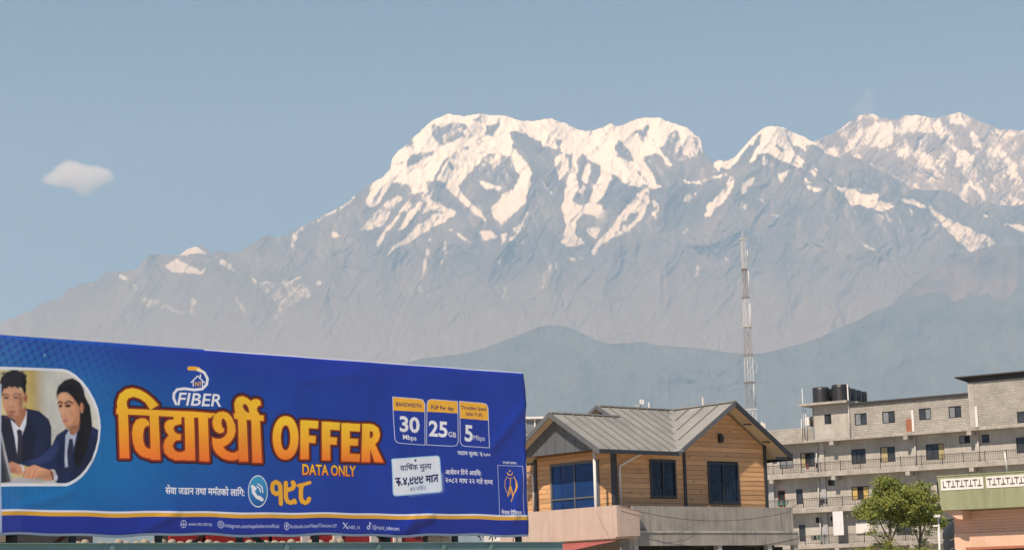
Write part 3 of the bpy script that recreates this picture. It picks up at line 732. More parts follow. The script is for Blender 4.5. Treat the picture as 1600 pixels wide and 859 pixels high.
def make_print():
    img = np.zeros((TH, TW, 3), np.float32)
    uu = (np.arange(TW) + .5) / RES + UL; vv = (np.arange(TH) + .5) / RES
    U, V = np.meshgrid(uu, vv)
    X = B0[0] + bdir[0] * U; Y = B0[1] + bdir[1] * U; Z = BZ0 + V
    PX, PY = proj_arr(X, Y, Z)
    PX = PX.astype(np.float32); PY = PY.astype(np.float32)

    def win(x0, y0, x1, y1, pad=0):
        us = []; vs = []
        for x in (x0 - pad, x1 + pad):
            for y in (y0 - pad, y1 + pad):
                u, v = px_uv(x, y); us.append(u); vs.append(v)
        i0 = max(0, int((min(us) - UL) * RES) - 2); i1 = min(TW, int((max(us) - UL) * RES) + 3)
        j0 = max(0, int(min(vs) * RES) - 2); j1 = min(TH, int(max(vs) * RES) + 3)
        return slice(j0, j1), slice(i0, i1)

    def blend(w, a, col):
        a = np.clip(a, 0, 1)[..., None]
        c = col if isinstance(col, np.ndarray) else np.array(lin(*col), np.float32)
        img[w] = img[w] * (1 - a) + c * a

    def edge(d, s=0.16):                      # d < 0 inside
        return np.clip(0.5 - d / (2 * s), 0, 1)

    def sdpoly(x, y, pl):
        d = segdist(x, y, list(pl) + [pl[0]])
        return np.where(inside(x, y, pl), -d, d)

    def polyf(pl, col, soft=.16, alpha=1.0):
        xs = [p[0] for p in pl]; ys = [p[1] for p in pl]
        w = win(min(xs), min(ys), max(xs), max(ys), soft * 2)
        blend(w, edge(sdpoly(PX[w], PY[w], pl), soft) * alpha, col)

    def line(pl, wd, col, soft=.16, alpha=1.0):
        xs = [p[0] for p in pl]; ys = [p[1] for p in pl]
        w = win(min(xs), min(ys), max(xs), max(ys), wd + 1)
        blend(w, edge(segdist(PX[w], PY[w], pl) - wd / 2, soft) * alpha, col)

    def ell(cx, cy, rx, ry, col, soft=.16, ring=None, alpha=1.0):
        w = win(cx - rx, cy - ry, cx + rx, cy + ry, 2)
        q = np.hypot((PX[w] - cx) / rx, (PY[w] - cy) / ry)
        d = (q - 1) * min(rx, ry)
        if ring: d = np.abs(d) - ring / 2
        blend(w, edge(d, soft) * alpha, col)

    # --- background colour field
    w = (slice(0, TH), slice(0, TW))
    base = np.array(lin(30, 58, 158), np.float32); cyan = np.array(lin(24, 112, 176), np.float32); navy = np.array(lin(38, 58, 164), np.float32)
    img[:] = base
    g = np.exp(-(((PX - 60) / 210) ** 2 + ((PY - 720) / 150) ** 2) * .75)
    blend(w, g * 1.0, cyan)
    g = np.exp(-(((PX - 180) / 230) ** 2 + ((PY - 720) / 60) ** 2))
    blend(w, g * .45, cyan)
    g = np.clip((585 - PY + (PX - 0) * .04) / 40, 0, 1)
    blend(w, g * .6, navy)
    # halftone dots, top left and bottom left
    wd = win(0, 515, 260, 625)
    px, py = PX[wd], PY[wd]
    a = math.radians(18)
    gx = (px * math.cos(a) + py * math.sin(a)); gy = (-px * math.sin(a) + py * math.cos(a)) * 0.82
    p = 14.0
    row = np.floor(gy / (p * .5))
    ox = np.where(row % 2 == 0, 0, p / 2)
    dx = (gx + ox) % p - p / 2; dy = gy % (p * .5) - p * .25
    best = np.hypot(dx, dy * 1.0)
    for rr in (-1, 1):
        ox2 = np.where((row + rr) % 2 == 0, 0, p / 2); dx2 = (gx + ox2) % p - p / 2; dy2 = dy - rr * p * .5
        best = np.minimum(best, np.hypot(dx2, dy2))
    blend(wd, edge(best - 4.6, .5) * np.clip(1 - px / 230, 0, 1) * np.clip((py - 512) / 30, .25, 1) * .55, (52, 128, 180))
    wd = win(0, 760, 120, 800)
    px, py = PX[wd], PY[wd]
    q = np.hypot((px % 9) - 4.5, (py % 8) - 4)
    blend(wd, edge(q - 2.6, .6) * .35 * np.clip(1 - px / 110, 0, 1), (24, 80, 150))
    line([(68.5, 554.2), (69, 556)], 1.6, (170, 190, 215), .4)

    # --- portrait panel
    CP = lambda pts: zc(pts, 0, 560, 3.905)
    frame = CP([(-120, 48), (200, 58), (372, 64), (412, 72), (455, 98), (500, 140), (540, 192), (572, 250), (594, 306), (606, 365), (611, 420), (604, 500), (590, 562), (566, 625), (530, 682), (496, 722), (462, 748), (428, 768), (400, 778), (-120, 782)])
    inner = CP([(-120, 68), (200, 74), (370, 80), (405, 88), (445, 112), (490, 155), (528, 205), (560, 262), (582, 318), (594, 370), (598, 420), (592, 495), (578, 555), (554, 615), (518, 672), (484, 710), (452, 734), (420, 752), (396, 760), (-120, 762)])
    wf = win(-12, 570, 158, 765)
    blend(wf, edge(sdpoly(PX[wf], PY[wf], frame), .2), (214, 222, 234))
    keep = img[wf].copy()
    pin = edge(sdpoly(PX[wf], PY[wf], inner), .2)[..., None]
    gx_ = PX[wf] * 3.905; gy_ = (PY[wf] - 560) * 3.905
    bgc = np.zeros(gx_.shape + (3,), np.float32)
    c0 = np.array(lin(198, 196, 150)); c1 = np.array(lin(176, 158, 96)); c2 = np.array(lin(190, 194, 190)); c3 = np.array(lin(206, 208, 200))
    t1 = np.clip((gx_ - 60) / 120, 0, 1)[..., None]; t2 = np.clip((gx_ - 190) / 90, 0, 1)[..., None]; t3 = np.clip((gx_ - 300) / 250, 0, 1)[..., None]
    bgc[:] = c0 * (1 - t1) + c1 * t1; bgc[:] = bgc * (1 - t2) + c2 * t2; bgc[:] = bgc * (1 - t3) + c3 * t3
    img[wf] = bgc
    P_ = lambda pts, col, soft=.5, al=1.0: polyf(CP(pts), col, soft, al)
    L_ = lambda pts, wd, col, soft=.4, al=1.0: line(CP(pts), wd / 3.905, col, soft, al)
    E_ = lambda cx, cy, rx, ry, col, soft=.5, al=1.0: ell(cx / 3.905, 560 + cy / 3.905, rx / 3.905, ry / 3.905, col, soft, None, al)
    # young man
    P_([(150, 60), (182, 60), (196, 400), (150, 330)], (196, 176, 112), 4, .5)
    P_([(-60, 360), (10, 345), (70, 352), (100, 400), (150, 305), (232, 322), (290, 372), (306, 420), (304, 540), (250, 620), (180, 650), (-60, 660)], (24, 29, 52), .5)
    P_([(165, 330), (230, 330), (285, 380), (300, 430), (296, 520), (240, 600), (190, 600), (215, 480)], (32, 42, 76), 2.6, .8)
    P_([(-30, 380), (40, 372), (70, 430), (92, 600), (-30, 620)], (20, 23, 42), 1.2)
    P_([(60, 372), (86, 396), (108, 420), (150, 330), (158, 318), (152, 400), (118, 500), (100, 590), (84, 480)], (205, 212, 226), .5)
    P_([(96, 440), (112, 430), (130, 445), (128, 470), (140, 600), (98, 612), (102, 480)], (34, 34, 50), .5)
    P_([(80, 352), (126, 310), (152, 292), (152, 345), (112, 425), (88, 392)], (158, 108, 82), .6)
    P_([(6, 190), (40, 168), (92, 172), (132, 202), (137, 246), (128, 300), (106, 346), (78, 370), (48, 356), (22, 306), (10, 250)], (196, 146, 116), .5)
    P_([(10, 250), (22, 306), (48, 356), (78, 370), (92, 360), (50, 320), (30, 270)], (176, 124, 94), 1.2, .8)
    P_([(110, 230), (136, 240), (128, 300), (104, 346), (92, 350), (112, 300)], (160, 112, 86), 1.2, .8)
    E_(150, 240, 13, 32, (176, 120, 92)); E_(150, 244, 6, 18, (140, 88, 66))
    P_([(-4, 205), (-6, 140), (4, 112), (22, 96), (30, 84), (52, 82), (66, 72), (96, 70), (112, 82), (134, 84), (140, 98), (160, 104), (152, 122), (158, 144), (152, 170), (154, 200), (142, 222), (136, 204), (130, 186), (116, 176), (100, 186), (84, 172), (64, 180), (50, 170), (34, 186), (20, 184), (10, 210), (4, 232)], (25, 22, 25), .6)
    rngp = random.Random(12)
    for _i in range(60):
        a_ = rngp.uniform(0, 150); b_ = rngp.uniform(84, 170); L_([(a_, b_), (a_ + rngp.uniform(-14, 14), b_ + rngp.uniform(-14, 10))], 2.5, rngp.choice([(48, 44, 48), (14, 12, 14), (36, 30, 32)]), .4, .7)
    for _i in range(14):
        a_ = rngp.uniform(0, 150); L_([(a_, 84 + abs(a_ - 80) * .22), (a_ + rngp.uniform(-10, 10), 68 + abs(a_ - 80) * .25)], 4, (26, 22, 25), .5, .9)
    E_(32, 236, 20, 13, (140, 98, 78), 2, .6); E_(92, 235, 22, 13, (140, 98, 78), 2, .6); L_([(12, 224), (30, 217), (52, 226)], 10, (38, 27, 25)); L_([(72, 225), (92, 214), (116, 222)], 10, (38, 27, 25))
    E_(34, 240, 12, 6, (36, 26, 26), .5); E_(91, 239, 13, 6, (36, 26, 26), .5)
    L_([(62, 240), (58, 284), (70, 292)], 7, (206, 158, 130), .8); L_([(52, 294), (64, 300), (78, 294)], 4, (130, 84, 66), .6)
    P_([(48, 324), (66, 318), (94, 322), (76, 336), (58, 336)], (168, 92, 84), .5)
    L_([(56, 328), (88, 327)], 3, (110, 60, 56), .4)
    E_(70, 210, 50, 26, (214, 166, 136), 3, .5); E_(24, 296, 14, 30, (214, 164, 134), 2, .5); E_(60, 352, 26, 12, (120, 82, 64), 2.4, .6); E_(118, 268, 14, 50, (140, 96, 74), 3, .5)
    # young woman
    P_([(350, 300), (500, 200), (545, 290), (558, 400), (560, 470), (520, 560), (480, 640), (420, 620), (440, 430)], (26, 23, 27), .6)
    P_([(110, 640), (230, 605), (310, 528), (338, 470), (400, 428), (432, 450), (500, 430), (552, 410), (620, 450), (620, 800), (420, 800), (330, 752), (322, 700), (240, 690)], (31, 42, 82), .6)
    P_([(150, 630), (240, 600), (310, 536), (345, 500), (350, 560), (300, 620), (220, 650)], (46, 64, 112), 2, .8)
    P_([(470, 560), (560, 470), (620, 470), (620, 640), (520, 720), (420, 740)], (26, 34, 66), 2.4, .85)
    P_([(330, 600), (370, 520), (380, 640), (350, 690)], (24, 32, 66), 1.8, .8)
    P_([(395, 470), (425, 425), (470, 430), (452, 520), (430, 600), (412, 660), (386, 664)], (178, 190, 215), .6)
    P_([(418, 490), (440, 490), (446, 540), (428, 640), (404, 664), (406, 560)], (42, 44, 74), .5)
    P_([(412, 425), (470, 385), (486, 350), (490, 420), (450, 470), (425, 462)], (158, 112, 84), .6)
    P_([(348, 222), (398, 200), (450, 236), (482, 268), (494, 318), (474, 388), (442, 426), (408, 428), (384, 400), (362, 336), (348, 272)], (205, 156, 122), .5)
    P_([(440, 240), (482, 268), (494, 318), (474, 388), (442, 426), (430, 420), (462, 350), (456, 290)], (176, 126, 94), 1.3, .8)
    P_([(342, 246), (340, 206), (352, 170), (390, 134), (438, 120), (486, 146), (510, 198), (516, 250), (545, 292), (556, 372), (556, 430), (528, 560), (482, 650), (452, 652), (440, 600), (470, 480), (486, 380), (484, 300), (462, 264), (440, 236), (404, 206), (372, 208), (352, 222)], (22, 20, 24), 1.0)
    E_(497, 300, 12, 30, (182, 128, 96)); E_(498, 330, 4, 5, (210, 200, 190), .3)
    E_(364, 286, 14, 13, (146, 104, 84), 2, .6); E_(414, 284, 26, 14, (146, 104, 84), 2, .6); L_([(350, 272), (362, 263), (376, 271)], 8, (36, 25, 25)); L_([(392, 274), (414, 260), (442, 272)], 8, (36, 25, 25))
    E_(365, 291, 9, 8, (32, 22, 24), .5); E_(411, 289, 17, 8, (32, 22, 24), .5)
    L_([(384, 286), (370, 334), (380, 344)], 6, (218, 172, 140), .8); L_([(368, 350), (380, 352), (394, 348)], 4, (140, 92, 70), .6)
    P_([(374, 376), (392, 368), (424, 370), (404, 388), (384, 388)], (178, 92, 88), .5); L_([(378, 378), (418, 374)], 3, (230, 210, 205), .35, .6)
    E_(392, 236, 30, 20, (222, 176, 142), 3, .6); E_(446, 340, 22, 34, (196, 140, 108), 3, .6); E_(380, 330, 10, 26, (222, 174, 144), 2, .5); E_(440, 420, 36, 12, (120, 80, 62), 2.5, .6)
    for _i in range(50):
        t_ = rngp.uniform(0, 1); x_ = 500 + 40 * t_ + rngp.uniform(-30, 14); y_ = 180 + 420 * t_; L_([(x_, y_), (x_ + rngp.uniform(0, 12), y_ + 60)], 2.2, rngp.choice([(50, 46, 50), (12, 11, 14)]), .4, .5)
    for _i in range(30):
        a_ = rngp.uniform(-2.6, -.4); L_([(436 + 86 * math.cos(a_), 218 + 86 * math.sin(a_)), (430 + 60 * math.cos(a_ + .2), 218 + 60 * math.sin(a_ + .2))], 2, (58, 52, 54), .4, .5)
    # hands, cuffs, laptop
    P_([(40, 740), (120, 728), (250, 738), (262, 746), (190, 762), (40, 764)], (176, 180, 190), .5)
    P_([(106, 646), (132, 650), (146, 680), (136, 712), (112, 690)], (206, 212, 224), .5)
    P_([(48, 640), (66, 628), (96, 640), (128, 660), (130, 700), (108, 714), (80, 700), (56, 700)], (196, 140, 112), .5)
    P_([(60, 668), (84, 664), (104, 690), (80, 700), (60, 694)], (168, 114, 88), .8, .8)
    P_([(296, 676), (322, 680), (344, 720), (340, 744), (310, 740)], (206, 214, 228), .5)
    P_([(126, 700), (150, 668), (200, 648), (248, 668), (318, 690), (322, 742), (268, 746), (232, 726), (180, 736), (140, 728)], (206, 152, 122), .5)
    for q in ([(150, 690), (134, 724)], [(176, 684), (160, 732)], [(204, 684), (186, 734)]):
        L_(q, 5, (160, 108, 84), .6, .8)
    L_([(300, 690), (316, 736)], 8, (60, 50, 46), .4)
    P_([(-60, 440), (4, 446), (30, 560), (74, 752), (-60, 764)], (72, 76, 86), .5)
    P_([(0, 452), (6, 450), (30, 560), (74, 752), (62, 754), (24, 600)], (168, 172, 178), .5)
    P_([(-60, 470), (-6, 480), (40, 756), (-60, 760)], (44, 46, 54), 1.2)
    fn_ = fbm(gx_ / 60, gy_ / 60, 801, 5, .6)[..., None].astype(np.float32)
    img[wf] = img[wf] * (.86 + .28 * fn_)
    gk = img[wf]; gp = np.pad(gk, ((1, 1), (1, 1), (0, 0)), mode='edge'); img[wf] = (gp[:-2, 1:-1] + gp[2:, 1:-1] + gp[1:-1, :-2] + gp[1:-1, 2:] + 2 * gk) / 6
    for _i in range(3):
        gk = img[wf]; gp = np.pad(gk, ((1, 1), (1, 1), (0, 0)), mode='edge'); img[wf] = (gp[:-2, 1:-1] + gp[2:, 1:-1] + gp[1:-1, :-2] + gp[1:-1, 2:] + gk) / 5
    img[wf] = keep * (1 - pin) + img[wf] * pin

    # --- text machinery: outlines of the built-in typeface
    cache = {}
    def glyphs(s, off):
        k = (s, off)
        if k in cache: return cache[k]
        cd = bpy.data.curves.new('t', 'FONT'); cd.body = s; cd.size = 1.0; cd.offset = off; cd.resolution_u = 3; cd.fill_mode = 'FRONT'
        ob = bpy.data.objects.new('t', cd)
        me = ob.to_mesh()
        v = np.array([p.co[:2] for p in me.vertices], float).reshape(-1, 2)
        me.calc_loop_triangles()
        tr = np.array([t.vertices[:] for t in me.loop_triangles], int).reshape(-1, 3)
        ob.to_mesh_clear(); bpy.data.objects.remove(ob); bpy.data.curves.remove(cd)
        cache[k] = (v, tr); return cache[k]
    def adv(s):
        a_, _ = glyphs(s + '|', 0)
        return a_[:4, 0].max() - 0.168 if len(s) else 0
    STK = {'RU': (.60, [[(0, .63), (.52, .63)], [(.28, .63), (.36, .50), (.30, .38), (.12, .34)], [(.18, .34), (.34, .14), (.42, -.06)], [(.34, .28), (.48, .34), (.56, .24), (.48, .14)]]),
           'N9': (.56, [[(.10, .60), (.10, .20), (.18, .05), (.34, .02), (.46, .12)], [(.40, .62), (.46, .50), (.36, .38), (.14, .36)]]),
           'TR': (.56, [[(0, .63), (.56, .63)], [(.46, .63), (.46, 0)], [(.46, .36), (.16, .36)], [(.30, .34), (.08, .06)]])}
    def layout(tokens, off):
        x = 0; tris = []
        for tk in ([tokens] if isinstance(tokens, str) else tokens):
            if tk == 'R':                              # reph hook over the letter before
                c = (x - 0.06, 0.70)
                pts = [(c[0] + .11 * math.cos(t), c[1] + .09 * math.sin(t)) for t in np.linspace(-1.4, 2.6, 7)]
                wv = .035 + off
                for p, q in zip(pts[:-1], pts[1:]):
                    n = np.array([-(q[1] - p[1]), q[0] - p[0]]); n = n / np.linalg.norm(n) * wv
                    A = [np.array(p) - n, np.array(q) - n, np.array(q) + n, np.array(p) + n]
                    tris += [[A[0], A[1], A[2]], [A[0], A[2], A[3]]]
                continue
            if tk in STK:
                wd0, pls = STK[tk]; wv = .038 + off
                for pl in pls:
                    for p, q in zip(pl[:-1], pl[1:]):
                        p = np.array(p) + [x, 0]; q = np.array(q) + [x, 0]; d_ = (q - p) / np.linalg.norm(q - p); n = np.array([-d_[1], d_[0]]) * wv; d_ = d_ * wv * .6
                        A = [p - n - d_, q - n + d_, q + n + d_, p + n - d_]
                        tris += [[A[0], A[1], A[2]], [A[0], A[2], A[3]]]
                x += wd0; continue
            half = tk.endswith('~'); s = tk.rstrip('~')
            v, tr = glyphs(s, off); aw = adv(s)
            T = v[tr]
            if half:
                cx = aw * .66; T = np.minimum(T, np.array([cx, 1e9])); 
            T = T + np.array([x, 0]); tris += list(T)
            x += aw * (.62 if half else 1.0)
        return np.array(tris), x
    def text(tokens, p0, p1, hpx, col, off=0.0, shear=0.0, ref=0.73, alpha=1.0, dy=0.0):
        """baseline from p0 to p1 (photo pixels), hpx = height of a capital or of the head line"""
        tris, wdt = layout(tokens, off)
        a0 = np.array(px_uv(*p0)); a1 = np.array(px_uv(*p1)); h1 = np.array(px_uv(p0[0], p0[1] - hpx))
        ex = (a1 - a0) / wdt; ey = np.array([ex[0] * 0, (h1[1] - a0[1]) / ref])
        tt = tris.copy(); tt[..., 0] += tt[..., 1] * shear
        P = a0 + tt[..., :1] * ex + tt[..., 1:] * ey
        Pp = (P - np.array([UL, 0])) * RES
        lo = Pp.reshape(-1, 2).min(0); hi = Pp.reshape(-1, 2).max(0)
        i0, j0 = max(0, int(lo[0]) - 2), max(0, int(lo[1]) - 2); i1, j1 = min(TW, int(hi[0]) + 3), min(TH, int(hi[1]) + 3)
        SS = 2
        cov = np.zeros(((j1 - j0) * SS, (i1 - i0) * SS), bool)
        Q = (Pp - np.array([i0, j0])) * SS
        for t in Q:
            x0, y0 = np.floor(t.min(0)).astype(int); x1, y1 = np.ceil(t.max(0)).astype(int) + 1
            x0 = max(x0, 0); y0 = max(y0, 0)
            gy, gx = np.mgrid[y0:max(y0, min(y1, cov.shape[0])), x0:max(x0, min(x1, cov.shape[1]))]
            if gx.size == 0: continue
            gx = gx + .5; gy = gy + .5
            (ax, ay), (bx, by), (cx, cy) = t
            den = (by - cy) * (ax - cx) + (cx - bx) * (ay - cy)
            if abs(den) < 1e-9: continue
            l1 = ((by - cy) * (gx - cx) + (cx - bx) * (gy - cy)) / den; l2 = ((cy - ay) * (gx - cx) + (ax - cx) * (gy - cy)) / den
            cov[y0:y0 + gx.shape[0], x0:x0 + gx.shape[1]] |= (l1 >= -1e-6) & (l2 >= -1e-6) & (l1 + l2 <= 1 + 1e-6)
        cv = cov.reshape(j1 - j0, SS, i1 - i0, SS).mean((1, 3))
        wv_ = (slice(j0, j1), slice(i0, i1))
        if callable(col): col = col(PX[wv_], PY[wv_])
        blend(wv_, cv * alpha, col)

    # --- big word and OFFER: stroke fields with two outlines
    def sdo(x, y, p, q, w_):                      # flat ended stroke
        d = np.hypot(q[0] - p[0], q[1] - p[1]); ux, uy = (q[0] - p[0]) / d, (q[1] - p[1]) / d
        cx, cy = (p[0] + q[0]) / 2, (p[1] + q[1]) / 2
        a_ = np.abs((x - cx) * ux + (y - cy) * uy) - d / 2; b_ = np.abs(-(x - cx) * uy + (y - cy) * ux) - w_ / 2
        return np.hypot(np.maximum(a_, 0), np.maximum(b_, 0)) + np.minimum(np.maximum(a_, b_), 0)
    def big(strokes, ox, oy, s, o1, o2, box, ytop, ybot, shadow=True):
        wv_ = win(*box, 4)
        x, y = (PX[wv_] - ox) * s, (PY[wv_] - oy) * s
        d = np.full(x.shape, 1e9)
        for st in strokes:
            if st[0] == 'b': dd = sdo(x, y, st[1], st[2], st[3])
            elif st[0] == 'l': dd = segdist(x, y, st[1]) - st[2] / 2
            elif st[0] == 'e': dd = np.abs((np.hypot((x - st[1]) / st[3], (y - st[2]) / st[4]) - 1)) * (st[3] * st[4] / np.sqrt((st[4] * np.cos(np.arctan2(y - st[2], x - st[1]))) ** 2 + (st[3] * np.sin(np.arctan2(y - st[2], x - st[1]))) ** 2)) - st[5] / 2
            elif st[0] == 'p': dd = sdpoly(x, y, st[1])
            elif st[0] == 'h': d = np.maximum(d, -sdpoly(x, y, st[1])); continue
            d = np.minimum(d, dd)
        ss_ = .5 * s / 2.873
        blend(wv_, edge(d - o2, ss_), (44, 22, 38))
        blend(wv_, edge(d - o1, ss_), (128, 44, 26))
        t = np.clip((y - ytop - (x - 100) * .015) / (ybot - ytop), 0, 1)[..., None]
        ca, cb_, cc = np.array(lin(240, 200, 48)), np.array(lin(240, 172, 42)), np.array(lin(240, 118, 44))
        col = np.where(t < .5, ca * (1 - t * 2) + cb_ * t * 2, cb_ * (2 - t * 2) + cc * (t * 2 - 1))
        blend(wv_, edge(d, ss_), col.astype(np.float32))
    N1 = lambda pts: zc(pts, 170, 590, 5.729)
    N2 = lambda pts: zc(pts, 300, 590, 5.729)
    word = [
        ('p', N1([(58, 276), (58, 326), (760, 357)]) + N2([(150, 363), (200, 322), (0, 303)])),
        ('p', N1([(75, 320), (160, 325), (175, 720), (90, 720)])),
        ('p', N1([(66, 285), (62, 220), (85, 150), (140, 107), (200, 95), (260, 108), (320, 138), (380, 184), (440, 245), (372, 285), (360, 285), (320, 225), (270, 190), (210, 172), (165, 185), (148, 215), (150, 250), (162, 290)])),
        ('p', N1([(355, 300), (438, 305), (452, 735), (366, 735)])),
        ('p', N1([(352, 432), (350, 395), (320, 368), (280, 362), (235, 380), (206, 430), (197, 500), (205, 580), (230, 650), (275, 700), (330, 720), (368, 724), (368, 632), (340, 636), (312, 612), (298, 570), (295, 510), (305, 455), (328, 432)])),
        ('p', N1([(672, 340), (755, 340), (767, 740), (682, 740)])),
        ('p', N1([(575, 348), (575, 374), (530, 378), (502, 400), (492, 435), (503, 480), (530, 515), (495, 558), (480, 610), (490, 668), (530, 712), (590, 738), (640, 738), (684, 735), (682, 648), (655, 662), (620, 667), (585, 650), (567, 615), (576, 580), (602, 560), (640, 556), (640, 506), (610, 504), (582, 482), (572, 448), (590, 426), (645, 412), (645, 348)])),
        ('p', N2([(48, 350), (130, 355), (148, 750), (60, 745)])),
        ('p', N2([(190, 332), (225, 310), (265, 304), (310, 320), (345, 360), (370, 420), (376, 480), (360, 532), (325, 580), (285, 610), (264, 618), (290, 650), (330, 670), (365, 672), (402, 648), (402, 726), (360, 741), (310, 738), (260, 720), (215, 685), (185, 640), (172, 590), (170, 534), (200, 546), (240, 548), (275, 530), (300, 495), (301, 440), (292, 395), (270, 364), (255, 372), (248, 400), (255, 440), (276, 466), (266, 490), (235, 499), (200, 482), (178, 445), (170, 400), (178, 356)])),
        ('p', N2([(398, 365), (478, 368), (490, 750), (405, 750)])),
        ('p', N2([(360, 320), (635, 338), (635, 388), (366, 370)])),
        ('p', N2([(522, 380), (600, 384), (617, 760), (527, 760)])),
        ('p', N2([(378, 328), (370, 280), (368, 230), (385, 190), (415, 170), (450, 167), (490, 184), (520, 210), (545, 194), (577, 191), (606, 205), (613, 248), (590, 250), (575, 275), (578, 300), (602, 338), (400, 332)])),
        ('h', N2([(450, 236), (478, 239), (498, 268), (507, 314), (480, 308), (460, 288), (446, 262)])),
    ]
    big(word, 0, 0, 1.0, 2.9, 5.4, (172, 596, 420, 732), 610, 716)
    elp = lambda cx, cy, rx, ry: [(cx + rx * math.cos(t) * (abs(math.cos(t)) ** -.12), cy + ry * math.sin(t)) for t in np.linspace(0.001, 2 * math.pi + .001, 40)[:-1]]
    offer = [
        ('p', elp(128, 356, 57, 97)), ('h', elp(128, 356, 21, 56)),
        ('b', (212, 278), (212, 452), 38), ('b', (200, 294), (274, 298), 34), ('b', (200, 360), (262, 364), 32),
        ('b', (309, 284), (309, 457), 38), ('b', (300, 301), (372, 305), 34), ('b', (300, 368), (358, 371), 32),
        ('b', (398, 290), (398, 461), 38), ('b', (390, 307), (462, 311), 34), ('b', (390, 373), (454, 376), 30), ('b', (390, 442), (464, 446), 34),
        ('b', (490, 293), (490, 464), 38), ('p', [(480, 294), (522, 296), (545, 312), (552, 342), (544, 370), (530, 384), (566, 466), (528, 464), (504, 392), (480, 390)]), ('h', [(506, 326), (518, 328), (522, 342), (516, 356), (506, 357)]),
    ]
    big(offer, 400, 560, 2.873, 7, 13, (418, 640, 605, 730), 280, 462)
    # FIBER mark
    gd = (228, 172, 52); wh = (228, 233, 242); nv = (24, 34, 92)
    CB = lambda pts: zc(pts, 150, 560, 2.873)
    line(CB([(356, 204), (346, 180), (346, 158), (360, 140), (392, 136), (436, 142), (470, 138), (490, 118), (494, 92), (480, 66), (456, 50)]), 4.0, wh)
    line(CB([(414, 46), (436, 46), (454, 50)]), 6.2, gd); line(CB([(452, 52), (466, 58)]), 4.6, (240, 225, 190))
    line(CB([(422, 108), (450, 80), (480, 110)]), 1.6, wh); line(CB([(431, 100), (431, 126)]), 1.4, wh); line(CB([(471, 102), (471, 126)]), 1.4, wh); line(CB([(462, 86), (462, 74)]), 1.8, wh)
    text('NT', CB([(438, 124)])[0], CB([(468, 125)])[0], 6.5, gd, .03)
    text('FIBER', (274, 632.6), (342.5, 635.4), 20.5, wh, .012, .16)
    # data only
    def yel(px, py):
        t = np.clip((py - 726) / 17, 0, 1)[..., None]
        return (np.array(lin(244, 206, 60)) * (1 - t) + np.array(lin(240, 140, 50)) * t).astype(np.float32)
    text('DATA ONLY', (469.8, 741.2), (554.6, 743.8), 17.0, (100, 34, 24), .07); text('DATA ONLY', (469.8, 741.2), (554.6, 743.8), 17.0, yel, .02)
    # service line
    text(['से', 'वा ', 'ज', 'डान ', 'तथा ', 'म', 'म', 'R', 'तको ', 'ला', 'ि', 'ग:'], (256.5, 771.2), (380, 774.0), 9.6, wh, .02, ref=.62)
    # phone badge
    wp = win(384, 740, 417, 793)
    q = np.hypot((PX[wp] - 400.8) / 15.2, (PY[wp] - 767) / 24)
    tt_ = np.clip((PY[wp] - 745) / 45, 0, 1)[..., None]
    blend(wp, edge((q - 1) * 16, .25), (np.array(lin(60, 158, 205)) * (1 - tt_) + np.array(lin(30, 84, 160)) * tt_).astype(np.float32))
    blend(wp, edge(np.abs((q - 1) * 16) - .55, .2), (222, 230, 240))
    line(CB([(698, 576), (700, 600), (716, 622), (734, 630)]), 4.6, wh); line(CB([(696, 574), (706, 584)]), 5.5, wh); line(CB([(726, 622), (738, 632)]), 5.5, wh)
    line(CB([(716, 574), (728, 582), (732, 598)]), 1.7, wh); line(CB([(720, 562), (738, 574), (743, 600)]), 1.7, wh)
    # 198 in Devanagari digits
    N3 = lambda pts: zc(pts, 250, 740, 6.4)
    for wd_, cc_ in ((8.0, (78, 56, 70)), (6.5, gd)):
        for pl in ([(1196, 132), (1184, 96), (1150, 80), (1120, 98), (1112, 142), (1124, 184), (1152, 200), (1178, 188)], [(1197, 120), (1200, 296)],
                   [(1252, 88), (1252, 236), (1268, 274), (1302, 286), (1336, 268)], [(1322, 84), (1334, 112), (1320, 142), (1284, 156), (1256, 154)], [(1338, 262), (1346, 284)],
                   [(1376, 116), (1430, 104), (1484, 88)], [(1414, 112), (1400, 150), (1400, 236), (1414, 274), (1444, 290), (1472, 272), (1480, 250)]):
            line(N3(pl), wd_ * (.8 if pl[0] in ((1338, 262), (1376, 116)) else 1), cc_)
    # three plan boxes
    CD = lambda pts: zc(pts, 600, 600, 3.317)
    b1 = [(40, 67), (170, 77), (195, 82), (206, 104), (211, 316), (72, 306), (56, 300), (48, 284)]
    b2 = [(217, 104), (222, 86), (238, 80), (373, 91), (377, 298), (370, 316), (352, 322), (219, 314)]
    b3 = [(383, 90), (504, 99), (526, 104), (535, 124), (540, 330), (412, 322), (396, 316), (388, 300)]
    for bx, hl, hr in ((b1, 137, 146), (b2, 143, 153), (b3, 178, 189)):
        pts = CD(bx)
        xs = [p[0] for p in bx]; x0, x1 = min(xs), max(xs)
        wv_ = win(min(p[0] for p in pts), min(p[1] for p in pts), max(p[0] for p in pts), max(p[1] for p in pts), 2)
        d = sdpoly(PX[wv_], PY[wv_], pts)
        zx, zy = (PX[wv_] - 600) * 3.317, (PY[wv_] - 600) * 3.317
        hy = hl + (hr - hl) * (zx - x0) / (x1 - x0)
        blend(wv_, edge(d) * (zy < hy), (232, 176, 56))
        blend(wv_, edge(np.abs(d) - .5, .2), (196, 206, 232))
    T_ = lambda tk, a_, b_, h, col, off=.03, **k: text(tk, CD([a_])[0], CD([b_])[0], h / 3.317, col, off, **k)
    T_('BANDWIDTH', (57, 114), (189, 124), 22, nv, .022)
    T_('FUP Per day', (237, 131), (352, 138), 22, nv, .022)
    T_('Throttling Speed', (392, 131), (528, 139), 20, nv, .018); T_('(after FUP)', (416, 162), (506, 170), 19, nv, .018)
